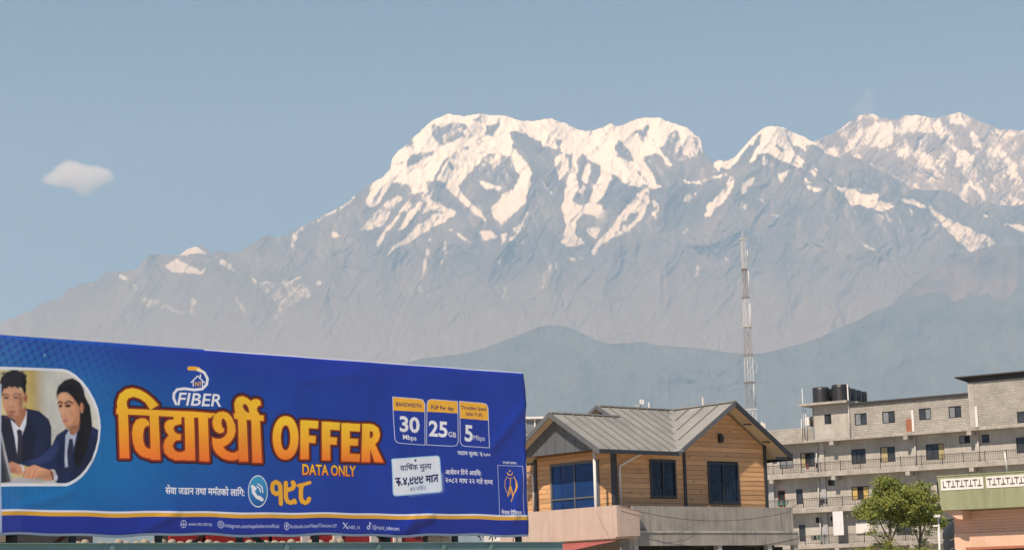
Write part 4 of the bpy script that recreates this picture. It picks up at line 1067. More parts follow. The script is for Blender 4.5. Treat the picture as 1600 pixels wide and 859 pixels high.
    T_('30', (72, 243), (182, 251), 80, wh, .028); T_('Mbps', (90, 285), (166, 292), 26, wh, .015)
    T_('25', (229, 266), (325, 274), 80, wh, .028); T_('GB', (325, 272), (366, 277), 27, wh, .01)
    T_('5', (409, 292), (457, 297), 84, wh, .028); T_('Mbps', (455, 289), (518, 294), 27, wh, -.005)
    T_(['ज', 'डान ', 'शु', 'ल~', 'क: ', 'RU', '.५००'], (374, 365), (546, 376), 18, wh, .015, ref=.62)
    # price tag
    line(CD([(143, 315), (150, 350), (158, 392)]), .7, (24, 30, 80))
    polyf(CD([(30, 402), (28, 392), (36, 386), (274, 369), (284, 374), (288, 386), (299, 546), (294, 556), (282, 561), (52, 579), (42, 574), (38, 562)]), (150, 205, 240), .3)
    polyf(CD([(34, 402), (33, 395), (40, 390), (272, 374), (280, 378), (283, 388), (294, 544), (290, 551), (280, 555), (54, 573), (46, 569), (43, 560)]), (222, 232, 246), .25)
    polyf(CD([(130, 470), (294, 470), (294, 550), (130, 568)]), (205, 222, 240), 6, .5)
    ell(*CD([(158, 395)])[0], 1.6, 2.0, nv)
    T_(['वा', 'ि', 'ष', 'R', 'क ', 'मु', 'ल~', 'य'], (76, 450), (243, 438), 26, nv, .02, ref=.62)
    T_(['RU', '.४,', 'N9', 'N9', 'N9', ' ', 'मा', 'TR'], (50, 524), (277, 504), 34, nv, .04, ref=.62)
    T_(['कर ', 'स', 'ि', 'हत'], (125, 554), (213, 546), 17, (50, 60, 120), .0, ref=.62)
    T_(['आवे', 'दन ', 'ि', 'दने ', 'अव', 'ि', 'ध:'], (314, 466), (497, 474), 21, wh, .018, ref=.62)
    T_(['२०८२ ', 'माघ ', '२२ ', 'ग', 'ते ', 'स', 'म~', 'म'], (314, 508), (556, 520), 22, wh, .018, ref=.62)
    # emblem box
    fr = CD([(584, 420), (711, 425), (719, 691), (592, 688)])
    line(fr + [fr[0]], .7, (190, 200, 228))
    T_(['रा', 'ष~', 'ट', 'को ', 'स', 'ञ~', 'चार'], (612, 411), (683, 415), 10, wh, .01, ref=.62)
    T_(['ने', 'पाल ', 'टे', 'ि', 'लकम'], (602, 670), (706, 676), 17, wh, .02, ref=.62)
    line(CD([(634, 476), (622, 500), (620, 530), (630, 556), (644, 572)]), .9, gd)
    line(CD([(668, 478), (680, 504), (680, 536), (668, 566), (654, 606)]), 1.3, gd); line(CD([(680, 508), (682, 530), (674, 556)]), 2.2, gd)
    line(CD([(634, 458), (642, 470), (654, 470), (662, 460)]), 1.5, gd); ell(*CD([(648, 449)])[0], 1.2, 1.4, gd)
    line(CD([(650, 490), (650, 540)]), 1.2, gd); line(CD([(648, 530), (636, 578)]), 2.0, gd); line(CD([(652, 530), (664, 578)]), 2.0, gd); line(CD([(650, 545), (650, 570)]), 1.0, gd)
    line(CD([(640, 486), (660, 486)]), 1.0, gd)
    # stripes and footer
    v_of = lambda px, py: px_uv(px, py)[1]
    va, vb, vc = v_of(400, 799.9), v_of(400, 802.6), v_of(400, 808.4)
    blend(w, ((V > vb) & (V < va)).astype(np.float32), (216, 222, 236)); blend(w, ((V > vc) & (V <= vb)).astype(np.float32), (214, 164, 56))
    blend(w, ((V <= vc)).astype(np.float32), (30, 50, 148))
    F = (196, 204, 232)
    ell(284.8, 818.5, 4.6, 5.6, F, .3, .8); line([(284.8, 813.5), (284.8, 823.5)], .6, F); line([(280.5, 818.5), (289, 818.5)], .6, F); text('www', (281, 820.3), (288.6, 820.4), 3.4, F, .03)
    text('www.ntc.net.np', (292.6, 821.5), (330.2, 822.2), 6.2, F, .0)
    ell(343.7, 819.3, 4.4, 5.2, F, .3, .9); ell(343.7, 819.3, 1.9, 2.3, F, .3, .8)
    text('instagram.com/nepaltelecomofficial', (349.4, 822.6), (434.2, 823.9), 6.2, F, .0)
    ell(446.2, 820.8, 3.8, 5.4, F, .3, .8); text('f', (444.4, 824), (448, 824), 6.4, F, .02)
    text('facebook.com/NepalTelecom.NT', (451.5, 823.6), (524.4, 825.2), 6.2, F, .0)
    line([(534.2, 816.6), (540.8, 825.2)], 1.8, F); line([(540.6, 816.6), (534.2, 825.2)], .9, F)
    text('/ndcl_nt', (541.5, 825.2), (561.2, 825.7), 6.2, F, .0)
    ell(574.8, 823.6, 2.0, 2.4, F, .25, 1.2); line([(576.8, 815.4), (576.8, 823.6)], 1.3, F); line([(576.8, 816), (579, 818.4)], 1.2, F)
    text('/@nepal_telecom', (580, 825.6), (620.6, 826.8), 6.2, F, .0)
    # hems
    blend(w, (V > BH - .022).astype(np.float32) * (U > 4.2) * .9, (205, 212, 230)); blend(w, (V < .045).astype(np.float32) * .95, (190, 198, 225))
    blend(w, np.clip((1.6 - PX) / 1.0, 0, 1) * (PY > 600) * .8, (180, 196, 224)); blend(w, np.clip((33 - PX) / .6, 0, 1) * .02, (190, 200, 230))
    # ink wear
    n = fbm(U * 1.3, V * 2.2, 501, 5)[..., None].astype(np.float32); n2 = fbm(U * 18, V * 30, 511, 3)[..., None].astype(np.float32)
    img[:] = img * (.93 + .12 * n + .05 * (n2 - .5))
    im = bpy.data.images.new('banner_print', TW, TH, float_buffer=True)
    im.colorspace_settings.name = 'Linear Rec.709'
    buf = np.ones((TH, TW, 4), np.float32); buf[..., :3] = np.clip(img * 1.08, 0, 1)
    im.pixels.foreach_set(buf.ravel()); im.update()
    return im

BIMG = make_print()
bm_ = bpy.data.materials.new('printed_vinyl'); bm_.use_nodes = True
_n = bm_.node_tree.nodes; _l = bm_.node_tree.links; _p = _n['Principled BSDF']
_t = _n.new('ShaderNodeTexImage'); _t.image = BIMG; _t.extension = 'EXTEND'; _t.interpolation = 'Cubic'
_uv = _n.new('ShaderNodeUVMap'); _l.new(_uv.outputs[0], _t.inputs[0]); _l.new(_t.outputs[0], _p.inputs['Base Color'])
_p.inputs['Roughness'].default_value = 0.42; _p.inputs['Specular IOR Level'].default_value = 0.4
BANG = math.atan2(bdir[1], bdir[0])
board = tag(empty('billboard', B0, BANG), 'long blue printed billboard with yellow Devanagari headline, OFFER and two students in suits', 'billboard')
# local: x along the board, y into the board (away from camera), z up
nx, nz = 170, 46
us = np.linspace(UL, BW, nx); vs = np.linspace(0, 1, nz)
Ug, Vg = np.meshgrid(us, vs)
edge_r = 0.018 * np.sin(Vg * 9.0 + .6) + .012 * np.sin(Vg * 23)
bot = 0.018 * np.sin(Ug * 1.9 + .5) + 0.012 * np.sin(Ug * 4.7) 
Zg = BZ0 + Vg * BH + bot * (1 - Vg) ** 6
Xg = Ug + edge_r * np.clip((Ug - BW + .8) / .8, 0, 1) ** 2
wr = 0.014 * np.sin(Ug * 3.1 + Vg * 5) + 0.05 * (fbm(Ug * 1.1 + Vg * .9, Vg * 3.0 - Ug * .25, 601, 4, .5) - .5)
for (u0, v0, u1, v1, amp, wd_) in ((.6, .30, 1.75, .40, .016, .03), (8.7, .02, 9.8, .12, .03, .035), (9.0, .0, 9.4, .14, .02, .03), (2.9, .03, 3.6, .12, .018, .03), (11.6, .55, 12.5, .8, .02, .05), (6.4, .86, 8.0, .93, .012, .03), (.2, .12, 1.4, .22, .014, .03), (12.1, .1, 12.5, .5, .02, .04)):
    L2 = (u1 - u0) ** 2 + ((v1 - v0) * 3.66) ** 2
    tq = np.clip(((Ug - u0) * (u1 - u0) + (Vg - v0) * 3.66 * 3.66 * (v1 - v0)) / L2, 0, 1)
    dq = np.hypot(Ug - u0 - tq * (u1 - u0), (Vg - v0 - tq * (v1 - v0)) * 3.66)
    wr = wr - 1.7 * amp * np.exp(-(dq / (wd_ * 2)) ** 2)
co = np.stack([Xg, wr - .03, Zg], -1).reshape(-1, 3)
idx = np.arange(nx * nz).reshape(nz, nx)
fq = np.stack([idx[:-1, :-1], idx[:-1, 1:], idx[1:, 1:], idx[1:, :-1]], -1).reshape(-1, 4)
me = bpy.data.meshes.new('banner_sheet'); me.from_pydata(co.tolist(), [], fq.tolist())
uvl = me.uv_layers.new(name='UVMap'); li = np.zeros(len(me.loops), np.int32); me.loops.foreach_get('vertex_index', li)
uvv = np.stack([(Ug.ravel() - UL) / (BW - UL), Vg.ravel()], -1)[li].astype(np.float32); uvl.data.foreach_set('uv', uvv.ravel())
me.polygons.foreach_set('use_smooth', [True] * len(me.polygons)); me.materials.append(bm_)
bs = link('banner_sheet', me, board)
sol = bs.modifiers.new('thickness', 'SOLIDIFY'); sol.thickness = 0.006; sol.offset = 1.0
for k in range(8):
    x = -.3 + k * (BW + .15) / 7
    MB().box(x - .05, x + .05, .06, .18, 0.0, BZ1 - .05).build('post', MT['dark_trim'], board)
for z in (BZ0 + .05, BZ0 + 1.25, BZ0 + 2.45, BZ1 - .08):
    MB().box(UL, BW - .04, .0, .055, z - .03, z + .03).build('cross_rail', MT['dark_trim'], board)
def brace_(x0, z0, x1, z1, m, w_=.07):
    MB().bar((x0, .30, z0), (x1, .30, z1), w_).build('brace', m, board)
brace_(1.0, 2.70, 1.75, 3.25, MT['rust']); brace_(3.95, 2.72, 4.7, 3.25, MT['rust'])
brace_(5.25, 3.2, 5.95, 2.75, MT['dark_trim'], .09); brace_(8.35, 3.25, 9.05, 2.75, MT['dark_trim'], .09)

# teal steel edge in front of the board's foot
teal = MB()
teal.box(-1.2, 13.28, -.30, -.10, 2.30, 2.850); teal.box(-1.2, 13.31, -.34, -.06, 2.850, 2.866)
tl = empty('steel_fascia', B0, BANG)
tag(tl, 'long teal painted steel roof edge running under the blue billboard', 'fascia')
teal.build('beam', MT['teal'], tl)
MB().box(-1.1, 13.2, -.26, -.12, 0, 2.30).build('wall', MT['grey_wall'], tl)
for x in (5.95, 9.9, 11.2, 8.2, 2.1):
    MB().box(x - .045, x + .045, -.325, -.3, 2.42, 2.849).build('joint_plate', MT['teal'], tl)

# things behind the board, seen through the slot under it
def slot(name, label, cat, y, build, group=None):
    e = empty(name, B0 + np.array([-bdir[1], bdir[0], 0]) * y, BANG)
    tag(e, label, cat, group); build(e); return e
def f1(e):
    MB().box(-3, 3.4, 0, .2, 0, 4.6).build('wall', MT['grey_wall'], e)
    MB().box(.9, 1.45, -.12, -.01, 3.0, 3.9).build('crate', MT['beige'], e)
    for k in range(2): MB().box(-.2 + k * 1.4, .2 + k * 1.4, -.06, -.01, 3.1, 3.9).build('shutter', MT['dark'], e)
slot('low_building', 'dark grey low building wall seen under the left end of the billboard', 'building', 3.0, f1)
def f2(e):
    MB().box(5.3, 12.6, .12, .3, 0, 4.6).build('wall', MT['grey_wall'], e)
    xs = [5.5, 6.4, 7.2, 8.1, 9.0, 9.9, 10.7, 11.5]
    for i, x in enumerate(xs): MB().box(x + .03, x + .80, .0, .1, 2.9, 4.4).build('panel', MT['bright_red'], e)
    for x in (8.85, 9.72, 10.75, 11.42): MB().box(x, x + .22, -.05, .0, 2.9, 4.4).build('panel', MT['white_paint'], e)
slot('shop_front', 'bright red panelled shop front with white strips seen under the billboard', 'building', 3.6, f2)
bal = MB().lathe([(.05, 0), (.075, .03), (.085, .07), (.07, .11), (.035, .135), (.03, .14)], seg=8).mesh('baluster', MT['beige'], True)
def f3(e):
    MB().box(2.2, 8.8, -.06, .06, 2.3, 2.83).build('base_rail', MT['beige'], e)
    k = 0; rng = random.Random(4); x = 2.35
    while x < 8.7:
        o = link('baluster', bal, e, (x, 0, 2.855)); s_ = rng.uniform(.7, 1.2); o.scale = (1.2, 1, s_); x += rng.choice([.17, .19, .22, .34])
slot('balustrade', 'row of small beige balusters behind the gap under the billboard', 'balustrade', 1.6, f3)
def f4(e):
    MB().box(11.2, 13.6, 0, .2, 0, 3.32).build('wall', MT['cream_wall'], e)
    MB().box(11.25, 12.0, -.1, -.01, 3.05, 3.8).build('shutter', MT['grey_wall'], e)
slot('garden_wall', 'cream garden wall behind climbing twigs at the right end of the billboard', 'wall', 4.2, f4)

# ================================================================== timber house
HA = np.array([.779, .627, 0]); HA /= np.linalg.norm(HA)
HO = np.array([4.6049, 88.5, 0.0])
HANG = math.atan2(HA[1], HA[0])
house = tag(empty('timber_house', HO, HANG), 'timber clad house with grey metal gabled roof and blue windows above pink and concrete parapets', 'house')
# ground storey and deck
MB().box(.35, 10.9, .15, 8.0, 0.0, 4.25).build('lower_wall', MT['brick'], house)
MB().box(-1.15, 11.05, -.85, 8.3, 4.25, 4.42).build('deck', MT['concrete'], house)
MB().box(.02, 10.22, .05, 8.0, 4.42, 8.3).prism([(4.62, .05, 8.3), (10.2, .05, 8.3), (10.2, .05, 8.85), (7.43, .05, 10.6), (4.62, .05, 8.85)], (0, 8, 0)).build('wall', MT['dark'], house)
# boards
PH = 0.235
def boards(axis, lo, hi, z0, topf, holes, flip=False):
    z = z0; 
    while z < 11:
        segs = [(lo, hi)]
        for (a0, a1, b0, b1) in holes:
            if z + PH > b0 + .02 and z < b1 - .02:
                ns = []
                for s0, s1 in segs:
                    if a0 > s0 and a0 < s1: ns.append((s0, a0))
                    if a1 > s0 and a1 < s1: ns.append((a1, s1))
                    if a1 <= s0 or a0 >= s1: ns.append((s0, s1))
                segs = ns
        n_ = 0
        for s0, s1 in segs:
            pl = [(s0, z), (s1, z), (s1, z + PH - .012), (s0, z + PH - .012)]
            for fn in topf: pl = clip(pl, fn) if len(pl) > 2 else pl
            if len(pl) < 3: continue
            n_ += 1
            t = lambda zz: .040 - .014 * (zz - z) / PH           # bottom edge stands proud
            if axis == 'x': P3 = [(p[0], -t(p[1]), p[1]) for p in pl]; off = (0, t(z) * 0 + .02, 0); mbp = MB(); mbp.prism(P3, (0, .03, 0))
            else: P3 = [(-t(p[1]), p[0], p[1]) for p in pl]; mbp = MB(); mbp.prism(P3, (.03, 0, 0))
            mbp.build('board', MT['wood'], house)
        if n_ == 0 and z > 8.2: break
        z += PH
gz = lambda p: 10.95 - .30 - .65 * abs(p[0] - 7.43) - p[1]
gl = lambda p: 10.65 - .65 * (7.43 - p[0]) - p[1]
gr = lambda p: 10.65 - .65 * (p[0] - 7.43) - p[1]
W_A = (2.27, 3.99, 6.18, 8.02); W_B = (6.17, 8.32, 5.93, 7.98); W_L = (1.03, 4.66, 4.5, 8.03)
boards('x', .12, 4.5, 4.75, [lambda p: 8.30 - p[1]], [W_A])
boards('x', 4.66, 10.18, 4.75, [gl, gr], [W_B])
boards('y', .12, 5.72, 4.75, [lambda p: 8.42 - p[1]], [W_L])
boards('y', 5.9, 7.9, 4.75, [lambda p: 8.1 - p[1]], [])
def post(x0, x1, y0, y1, z1, z0=4.42): MB().box(x0, x1, y0, y1, z0, z1).build('corner_post_or_gap', MT['dark_trim'], house)
post(-.10, .11, -.10, .13, 8.4); post(4.50, 4.66, -.10, -.0, 8.6); post(10.18, 10.36, -.10, .14, 8.9); post(-.10, -.0, 5.72, 5.9, 8.45)
# windows
def house_window(axis, r, mull, trans, fm, gm, fw=.09):
    a0, a1, z0, z1 = r; f = MB()
    def bx(p0, p1, d0, d1, q0, q1): 
        (f.box(p0, p1, -d1, -d0, q0, q1) if axis == 'x' else f.box(-d1, -d0, p0, p1, q0, q1))
    bx(a0, a0 + fw, -.02, .085, z0, z1); bx(a1 - fw, a1, -.02, .085, z0, z1)
    bx(a0 + fw, a1 - fw, -.02, .085, z1 - fw, z1); bx(a0 + fw, a1 - fw, -.02, .085, z0, z0 + fw)
    for m_ in mull: bx(m_ - .035, m_ + .035, -.02, .07, z0 + fw, z1 - fw)
    for t_ in trans: bx(a0 + fw, a1 - fw, -.02, .075, t_ - .04, t_ + .04)
    w_ = f.build('window', fm, house)
    cuts = [a0 + fw] + list(mull) + [a1 - fw]
    for c0, c1 in zip(cuts[:-1], cuts[1:]):
        lv = [z0 + fw] + list(trans) + [z1 - fw]
        for q0, q1 in zip(lv[:-1], lv[1:]):
            g_ = MB(); (g_.box(c0, c1, -.02, .0, q0, q1) if axis == 'x' else g_.box(-.02, .0, c0, c1, q0, q1)); g_.build('pane', gm, w_)
    return w_
house_window('x', W_A, [3.12], [], MT['navy_frame'], MT['navy_glass'], .11)
house_window('x', W_B, [7.22], [], MT['navy_frame'], MT['navy_glass'], .11)
house_window('y', W_L, [2.85], [6.28], MT['grey_frame'], MT['blue_glass'], .12)
# wall lamp
lm = MB().lathe([(.05, 8.98), (.12, 9.0), (.13, 9.25), (.10, 9.33), (.03, 9.38)], 7.12, -.17, 10).box(7.0, 7.24, -.06, -.02, 8.95, 9.42)
lm.build('wall_lamp', MT['dark_trim'], house)
# column and pipes
MB().tube([(-1.2, .02, 4.42), (-1.2, .02, 8.4)], .075, 14).build('column', MT['white_pipe'], house, True)
MB().tube([(-1.2, 5.2, 4.42), (-1.2, 5.2, 8.4)], .075, 14).build('column', MT['white_pipe'], house, True)
MB().tube([(1.42, -.55, 8.30), (1.36, -.50, 8.24), (.32, -.14, 7.68), (.25, -.12, 7.58), (.25, -.12, 5.7)], .055, 10).build('downpipe', MT['white_pipe'], house, True)
MB().tube([(-.9, 7.3, 8.3), (-.9, 7.25, 8.2), (-.13, 5.98, 7.62), (-.12, 5.93, 7.5), (-.12, 5.93, 5.6)], .055, 10).build('downpipe', MT['white_pipe'], house, True)

# roof
SL, SWG = .57, .65
zm = lambda x, y: 8.35 + SL * (y + .9)
zw = lambda x, y: 10.95 - SWG * abs(x - 7.43)
roof = MB()
# under structure (soffit boards) slightly below the panels
def sheet(mb, pts, zf, drop, thick):
    mb.prism([(x, y, zf(x, y) - drop - thick) for x, y in pts], (0, 0, thick))
VA = lambda x, y: (-.9 + (x - 3.43) / .877) - y          # >0 : wing side of the valley (right of it)
soff = MB()
sheet(soff, [(-1.66, -.86), (3.43, -.86), (7.43, 3.66), (2.32, 3.66), (2.32, 2.6), (-1.66, 2.6)], zm, .07, .08)
sheet(soff, [(-1.66, 2.6), (2.45, 2.6), (2.45, 6.06), (-1.66, 6.06)], lambda x, y: 10.345 - SL * (y - 2.6), .07, .08)
sheet(soff, [(2.32, 3.66), (11.3, 3.66), (11.3, 8.2), (2.32, 8.2)], lambda x, y: 10.95 - SL * (y - 3.66), .07, .08)
roofo = soff.build('roof', MT['soffit'], house)
wingsoff = MB()
sheet(wingsoff, [(3.5, -.86), (7.43, -.86), (7.43, 3.6)], zw, .07, .08)
sheet(wingsoff, [(7.43, -.86), (11.33, -.86), (11.33, 8.2), (7.43, 8.2)], zw, .07, .08)
wingsoff.build('soffit_board', MT['soffit'], roofo)
for x_ in (8.65, 9.95):
    MB().box(x_ - .9 + .55, x_ + .62, -.62, -.56, zw(x_, 0) - .30, zw(x_, 0) - .24).build('batten', MT['dark_trim'], roofo)
def rpanel(poly, zf, rib=None):
    if len(poly) < 3: return
    mbp = MB(); mbp.prism([(x, y, zf(x, y) - .07) for x, y in poly], (0, 0, .06))
    o = mbp.build('roof_panel', MT['roof'], roofo)
    return o
def rib(p, q, zf, w_=.045, h=.06):
    MB().bar((p[0], p[1], zf(*p) + .012), (q[0], q[1], zf(*q) + .012), w_, h).build('seam', MT['roof_rib'], roofo)
# main front slope
ST = .66; x = -1.7
while x < 7.4:
    x1_ = min(x + ST, 7.43)
    yt = 2.6 if x1_ < 2.5 else 3.66
    pl = [(x + .004, -.9), (x1_ - .004, -.9), (x1_ - .004, yt), (x + .004, yt)]
    pl = clip(pl, lambda p: -VA(*p))
    rpanel(pl, zm)
    y0 = max(-.9, -.9 + (x - 3.43) / .877)
    if y0 < yt - .1 and x > -1.6: rib((x, y0 + .05), (x, yt - .02), zm)
    x += ST
# wing left slope
y = -.9
while y < 3.6:
    y1_ = y + 1.05
    pl = [(3.3, y + .004), (7.43, y + .004), (7.43, y1_ - .004), (3.3, y1_ - .004)]
    pl = clip(pl, lambda p: VA(*p)); rpanel(pl, zw)
    if y > -.8:
        xs_ = 3.43 + .877 * (y + .9); rib((xs_ + .1, y), (7.38, y), zw)
    y = y1_
y = -.9
while y < 8.2:
    rpanel([(7.43, y + .004), (11.37, y + .004), (11.37, y + .716), (7.43, y + .716)], zw); y += .72
x = -1.7
while x < 2.3:
    rpanel([(x + .004, 2.6), (x + ST - .004, 2.6), (x + ST - .004, 6.1), (x + .004, 6.1)], lambda a_, b_: 10.345 - SL * (b_ - 2.6)); x += ST
x = 2.26
while x < 11:
    rpanel([(x + .004, 3.66), (x + ST - .004, 3.66), (x + ST - .004, 8.2), (x + .004, 8.2)], lambda a_, b_: 10.95 - SL * (b_ - 3.66)); x += ST
# ridge caps, valley
def cap_(p, q, w_=.26): MB().bar(p, q, w_, .06).build('ridge_cap', MT['roof'], roofo)
cap_((-1.7, 2.6, 10.36), (2.75, 2.6, 10.36)); cap_((2.4, 3.66, 10.965), (7.5, 3.66, 10.965)); cap_((7.43, -.9, 10.965), (7.43, 3.7, 10.965))
vp = [(3.43, -.9), (7.43, 3.66)]
MB().bar((3.43, -.9, zm(0, -.9) + .035), (7.43, 3.66, 10.95 + .035), .42, .03).build('valley_strip', MT['roof'], roofo)
# fascias and rakes
MB().box(-1.72, 3.40, -.945, -.905, 8.15, 8.345).build('fascia', MT['dark_trim'], roofo)
def rake(p, q, m, h=.26, t=.05, nv_=(0, 1, 0)):
    p = np.array(p, float); q = np.array(q, float)
    MB().prism([p, q, q - [0, 0, h], p - [0, 0, h]], tuple(np.array(nv_) * t)).build('rake_board', m, roofo)
rake((7.43, -.955, 10.99), (11.40, -.955, 10.99 - SWG * 3.97), MT['dark_trim'], .30)
rake((3.43, -.955, 10.99 - SWG * 4), (7.43, -.955, 10.99), MT['rake'], .26)
MB().box(11.36, 11.42, -.93, 8.2, 8.12, 8.40).build('fascia', MT['dark_trim'], roofo)
MB().box(10.25, 11.36, -.88, -.84, 8.16, 8.30).build('eave_return', MT['dark_trim'], roofo)
rake((-1.76, -.95, zm(0, -.95) + .03), (-1.76, 2.6, 10.385), MT['rake'], .27, .05, (1, 0, 0))
rake((-1.76, 2.6, 10.385), (-1.76, 6.15, 10.385 - SL * 3.55), MT['rake'], .27, .05, (1, 0, 0))
rake((2.2, 2.3, zm(0, 2.3) + .05), (2.2, 3.66, 11.0), MT['rake'], .2, .05, (1, 0, 0))
rake((2.2, 3.66, 11.0), (2.2, 6.6, 11.0 - SL * 2.94), MT['rake'], .2, .05, (1, 0, 0))
MB().prism([(2.7, 2.0, 9.9), (2.7, 3.66, 10.8), (2.7, 7.0, 8.9), (2.7, 2.0, 8.9)], (.1, 0, 0)).build('gable_panel', MT['dark_trim'], roofo)
# slate grey gable face over the porch
ys = [.02, .62, 1.36, 2.1, 2.84, 3.58, 4.32, 5.2]
for a_, b_ in zip(ys[:-1], ys[1:]):
    pl = [(a_ + .012, 8.40), (b_ - .012, 8.40), (b_ - .012, 11), (a_ + .012, 11)]
    pl = clip(pl, lambda p: zm(0, p[0]) - .16 - p[1]); pl = clip(pl, lambda p: 10.345 - SL * (p[0] - 2.6) - .16 - p[1])
    if len(pl) > 2: MB().prism([(-1.2, p[0], p[1]) for p in pl], (.04, 0, 0)).build('gable_panel', MT['gable'], house)
MB().prism([(-1.15, .0, 8.4), (-1.15, 5.2, 8.4), (-1.15, 2.6, 10.1)], (.04, 0, 0)).build('gable_backing', MT['dark'], house)
MB().box(-1.14, -.02, .0, 5.3, 8.43, 8.48).build('porch_ceiling', MT['brown'], house)

# parapets
MB().prism([(-1.3, -1.54, 4.27), (-1.3, 7.2, 4.27), (-1.3, 7.2, 5.71), (-1.3, -1.54, 5.71)], (.16, 0, 0)).build('parapet', MT['pink'], house)
MB().prism([(-1.14, -1.54, 4.27), (.12, -1.54, 4.30), (.12, -1.54, 5.46), (-1.14, -1.54, 5.71)], (0, .14, 0)).build('parapet', MT['pink'], house)
MB().box(-1.3, .12, -1.4, 7.2, 4.2, 4.27).build('deck', MT['pink'], house)
MB().box(.17, .30, -1.30, -1.02, 4.5, 5.5).build('corner_post_or_gap', MT['dark'], house)  # dark strip stands in for the shaded gap beside the pink return
MB().box(.22, 11.12, -1.0, -.84, 4.49, 5.72).build('parapet', MT['concrete'], house)
lip = MB()
prof = [(-.30, 3.72), (-.30, 4.22), (-.20, 4.40), (.0, 4.49), (.25, 4.49)]
lip.box(.0, 11.28, -1.16, -.80, 3.86, 4.47); lip.prism([(-.32, -1.16, 3.0), (.0, -1.16, 3.0), (.0, -1.16, 4.47), (-.18, -1.16, 4.38), (-.30, -1.16, 4.18)], (0, .36, 0))
lip.build('beam', MT['concrete'], house)
MB().box(-.1, 11.32, -1.2, -.78, 4.47, 4.54).build('beam_cap', MT['concrete_lip'], house)
for x_ in (.1, 5.6, 9.1, 11.0):
    MB().box(x_, x_ + .28, -1.1, -.82, 0, 3.86).build('column', MT['concrete_lip'], house)
for x_, x2 in ((.7, 5.5), (6.1, 9.0), (9.5, 11.0)):
    MB().box(x_, x2, -.3, -.2, 0, 3.8).build('opening_shade', MT['dark'], house)  # black panels stand in for the shade of the recess between columns
# awning of red sheets
aw = MB()
for k in range(44):
    y0 = -1.35 + k * .13; h_ = .03 * (k % 2)
    dr = lambda yy: 4.02 - .06 - .105 * (yy + 1.35)
    aw.prism([(-1.95, y0, dr(y0) + h_), (-1.95, y0 + .13, dr(y0 + .13) + .03 - h_), (-1.2, y0 + .13, 4.08 + .03 - h_), (-1.2, y0, 4.08 + h_)], (0, 0, .012))
aw.build('awning', MT['red_sheet'], house)
for k in range(9):
    MB().box(-.9, -.35, -1.3, -1.2, 3.05 + k * .12, 3.05 + k * .12 + .10).build('brick', MT['brick'], house)
MB().tube([(-1.2 + t * 12.3, -1.62 + .0 * t, 5.66 - 2.6 * t * (1 - t) + (.25 if t > .95 else 0) * t) for t in np.linspace(0, 1, 26)], .012, 5).build('cable', MT['wire'], house)
MB().tube([(-1.36, -.2, 5.5), (-1.37, -.55, 4.9), (-1.37, -1.0, 4.3), (-1.4, -1.1, 3.9)], .007, 4).build('cable', MT['wire'], house)
MB().tube([(.4, -1.22, 4.7), (1.6, -1.3, 4.35), (3.0, -1.3, 4.5), (4.8, -1.3, 5.2)], .006, 4).build('cable', MT['wire'], house)

# ================================================================== far concrete building
RA = np.array([.823, -.568, 0]); RA /= np.linalg.norm(RA)
QO = np.array([28.5216, 168.0, 0.0]); QANG = math.atan2(RA[1], RA[0])
bld = tag(empty('concrete_building', QO, QANG), 'long unfinished grey concrete apartment building with railed balconies and a taller block at right', 'building')
SX0, SX1 = -9.0, 24.0
def wall_holes(name, m, s0, s1, z0, z1, y, holes, depth=.16, parent=bld):
    xs = sorted({s0, s1, *[max(s0, min(s1, h[0])) for h in holes], *[max(s0, min(s1, h[1])) for h in holes]})
    zs = sorted({z0, z1, *[max(z0, min(z1, h[2])) for h in holes], *[max(z0, min(z1, h[3])) for h in holes]})
    mb = MB()
    for i in range(len(xs) - 1):
        for j in range(len(zs) - 1):
            cx, cz = (xs[i] + xs[i + 1]) / 2, (zs[j] + zs[j + 1]) / 2
            if any(h[0] < cx < h[1] and h[2] < cz < h[3] for h in holes): continue
            mb.poly([(xs[i], y, zs[j]), (xs[i + 1], y, zs[j]), (xs[i + 1], y, zs[j + 1]), (xs[i], y, zs[j + 1])])
    for (a0, a1, b0, b1) in holes:
        mb.poly([(a0, y, b0), (a0, y, b1), (a0, y + depth, b1), (a0, y + depth, b0)]); mb.poly([(a1, y, b0), (a1, y + depth, b0), (a1, y + depth, b1), (a1, y, b1)])
        mb.poly([(a0, y, b1), (a1, y, b1), (a1, y + depth, b1), (a0, y + depth, b1)]); mb.poly([(a0, y, b0), (a0, y + depth, b0), (a1, y + depth, b0), (a1, y, b0)])
    return mb.build(name, m, parent)
def bwindow(r, y, panes, fm=MT['navy_frame'], fw=.07, kind='window'):
    a0, a1, z0, z1 = r; f = MB(); d0, d1 = y + .04, y + .10
    f.box(a0, a0 + fw, d0, d1, z0, z1).box(a1 - fw, a1, d0, d1, z0, z1).box(a0 + fw, a1 - fw, d0, d1, z1 - fw, z1).box(a0 + fw, a1 - fw, d0, d1, z0, z0 + fw)
    n = len(panes); wv = (a1 - a0 - 2 * fw) / n
    for i in range(1, n): c = a0 + fw + i * wv; f.box(c - .03, c + .03, d0 - .01, d1, z0 + fw, z1 - fw)
    w_ = f.build(kind, fm, bld)
    for i, g_ in enumerate(panes):
        c0 = a0 + fw + i * wv
        MB().box(c0 + .002, c0 + wv - .002, d1 - .03 + .012 * i, d1 - .015 + .012 * i, z0 + fw, z1 - fw).build('pane', g_, w_)
G, PG, CU, DK, GC = MT['grey_glass'], MT['pale_glass'], MT['curtain'], MT['dark'], MT['gold_curtain']
